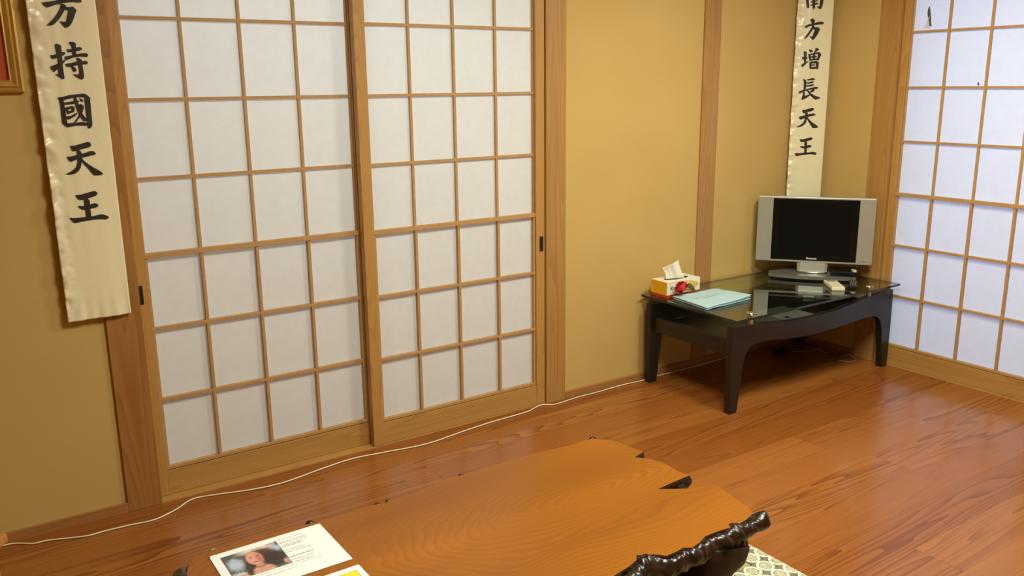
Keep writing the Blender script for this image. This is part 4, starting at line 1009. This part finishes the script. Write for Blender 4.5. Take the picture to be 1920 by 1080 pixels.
# ------------------------------------------------------------------ laminated sheets on the slab
def sheet(name, label, x0, x1, y0, y1):
    s = thing(name, label, 'sheet', ((x0 + x1) / 2, (y0 + y1) / 2, SZ + 0.0006), 0.0, 'laminated sheets on the slab table')
    w, h = (x1 - x0) / 2, (y1 - y0) / 2
    bx('card', (-w, w, -h, h, 0, 0.0016), MAT['white'], s, 0.0004)
    return s, w, h
s1, w1, h1 = sheet('laminated_sheet', 'white laminated sheet with a portrait photograph on the slab table', -0.521, -0.248, -1.237, -1.035)
Z1 = 0.0017
def rect_uv(u, v):                                     # portrait print rectangle, u right, v towards the viewer
    return (-0.5015 + 0.521 - w1 + 0.000 + u * 0.133, h1 - 0.0225 - v * 0.115)
def patch(bm, pts, z, fn=rect_uv):
    vs_ = [bm.verts.new((*fn(u, v), z)) for u, v in pts]
    return bm.faces.new(vs_)
photo = bmesh.new()
f = patch(photo, [(0, 0), (0, 1), (1, 1), (1, 0)], Z1 + 0.0001)
uvl = photo.loops.layers.uv.new('UVMap')
for lp, q in zip(f.loops, [(0, 0), (0, 1), (1, 1), (1, 0)]): lp[uvl].uv = q
finish('portrait_print', photo, MAT['portrait'], s1)
def dashes(bm, x0, x1, y, h, z, r):
    x = x0
    while x < x1:
        w = r.uniform(0.003, 0.012); w = min(w, x1 - x)
        vs_ = [bm.verts.new(p) for p in ((x, y, z), (x + w, y, z), (x + w, y + h, z), (x, y + h, z))]
        bm.faces.new(vs_); x += w + r.uniform(0.0012, 0.0028)
for (a, b, y, h) in ((0.012, 0.085, 0.079, 0.0009), (0.010, 0.085, 0.066, 0.0011), (0.006, 0.088, 0.060, 0.0011), (0.008, 0.086, 0.050, 0.0010), (0.020, 0.072, 0.045, 0.0010), (0.018, 0.070, 0.040, 0.0010), (0.004, 0.066, 0.022, 0.0013), (0.002, 0.080, 0.012, 0.0013), (-0.105, 0.076, -0.012, 0.0022), (-0.105, 0.070, -0.027, 0.0013), (-0.115, 0.068, -0.038, 0.0013), (-0.118, 0.085, -0.047, 0.0008), (-0.118, 0.02, -0.060, 0.0012)):
    txt = bmesh.new(); dashes(txt, a, b, y, h, Z1 + 0.0003, R_)
    finish('text_line', txt, MAT['text'], s1)
bm = bmesh.new()
tube(bm, [(-w1 + 0.010 + 0.0115 * math.cos(a), h1 - 0.004 + 0.010 * math.cos(a) * 0.25, 0.0085 + 0.0105 * math.sin(a)) for a in [k * 2 * math.pi / 28 for k in range(29)]], 0.0009, 6)
finish('binder_ring', bm, MAT['brass'], s1, smooth=True)['label'] = 'thin brass ring through the sheet corner'
s2, w2, h2 = sheet('laminated_sheet', 'white laminated sheet with a yellow box at the bottom edge', -0.520, -0.247, -1.470, -1.268)
bm = bmesh.new(); box(bm, w2 - 0.080, w2 - 0.016, h2 - 0.062, h2 - 0.020, 0.0017, 0.0019)
finish('yellow_print', bm, MAT['yellow'], s2)
bm = bmesh.new(); box(bm, w2 - 0.0812, w2 - 0.0148, h2 - 0.0632, h2 - 0.0188, 0.00165, 0.00180)
finish('print_outline', bm, MAT['text'], s2)

# ------------------------------------------------------------------ lace-covered floor cushion
cu = thing('floor_cushion', 'olive floor cushion with white ring lace border beside the slab table', 'cushion', (0.61, -1.72, 0), 0.0)
CX0, CX1, CY0, CY1, CH = 0.308, 0.912, -2.05, -1.42, 0.058
bm = bmesh.new(); nx = 30; G = []
def cz(x, y):
    ex = min(x - CX0, CX1 - x); ey = min(y - CY0, CY1 - y)
    e = min(1.0, max(0.0, min(ex, ey) / 0.035)); return CH - 0.030 * (1 - math.sqrt(max(0, 1 - (1 - e) ** 2)))
for j in range(nx + 1):
    G.append([])
    for i in range(nx + 1):
        sx, sy = i / nx, j / nx
        f = lambda s: 0.5 - 0.5 * math.cos(math.pi * s)
        x = CX0 + (CX1 - CX0) * f(sx); y = CY0 + (CY1 - CY0) * f(sy)
        G[-1].append(bm.verts.new((x, y, cz(x, y))))
for j in range(nx):
    for i in range(nx): bm.faces.new((G[j][i], G[j][i + 1], G[j + 1][i + 1], G[j + 1][i]))
rim = [G[0][i] for i in range(nx + 1)] + [G[j][nx] for j in range(1, nx + 1)] + [G[nx][i] for i in range(nx - 1, -1, -1)] + [G[j][0] for j in range(nx - 1, 0, -1)]
low = [bm.verts.new((v.co.x, v.co.y, 0.001)) for v in rim]
for i in range(len(rim)):
    k = (i + 1) % len(rim); bm.faces.new((rim[i], rim[k], low[k], low[i]))
bm.faces.new(low)
loc_child(finish('pad', bm, MAT['cushion'], smooth=False), cu)
bm = bmesh.new()
def lace_strip(x0, x1, y0, y1):
    nx_ = max(2, int((x1 - x0) / 0.008)); ny_ = max(2, int((y1 - y0) / 0.008)); g = []
    for j in range(ny_ + 1):
        g.append([bm.verts.new((x0 + (x1 - x0) * i / nx_, y0 + (y1 - y0) * j / ny_, cz(min(CX1, x0 + (x1 - x0) * i / nx_), min(CY1, max(CY0, y0 + (y1 - y0) * j / ny_))) + 0.0016)) for i in range(nx_ + 1)])
    for j in range(ny_):
        for i in range(nx_): bm.faces.new((g[j][i], g[j][i + 1], g[j + 1][i + 1], g[j + 1][i]))
lace_strip(0.8105, 0.9125, -2.048, -1.4205)
lace_strip(0.310, 0.8105, -1.622, -1.5205)
lc = loc_child(finish('lace_border', bm, MAT['lace']), cu)
so = lc.modifiers.new('thickness', 'SOLIDIFY'); so.thickness = 0.0009; so.offset = 1

# ------------------------------------------------------------------ wooden stool corner at the left edge
st = thing('stool', 'orange wooden stool, only its corner showing at the left edge', 'stool', (-0.901 - 0.20, -0.627 - 0.03, 0), math.radians(8))
SR = Matrix.Rotation(math.radians(45 - 8 + 8.5), 4, 'Z')
bm = bmesh.new(); box(bm, -0.143, 0.143, -0.143, 0.143, 0.276, 0.300, 0.004)
bmesh.ops.transform(bm, matrix=SR, verts=bm.verts)
finish('seat', bm, MAT['stool'], st)
for (a, b) in ((1, 1), (1, -1), (-1, 1), (-1, -1)):
    bm = bmesh.new(); box(bm, a * 0.11 - 0.014, a * 0.11 + 0.014, b * 0.11 - 0.014, b * 0.11 + 0.014, 0.0005, 0.276, 0.003)
    bmesh.ops.transform(bm, matrix=SR, verts=bm.verts)
    finish('leg', bm, MAT['stool'], st)
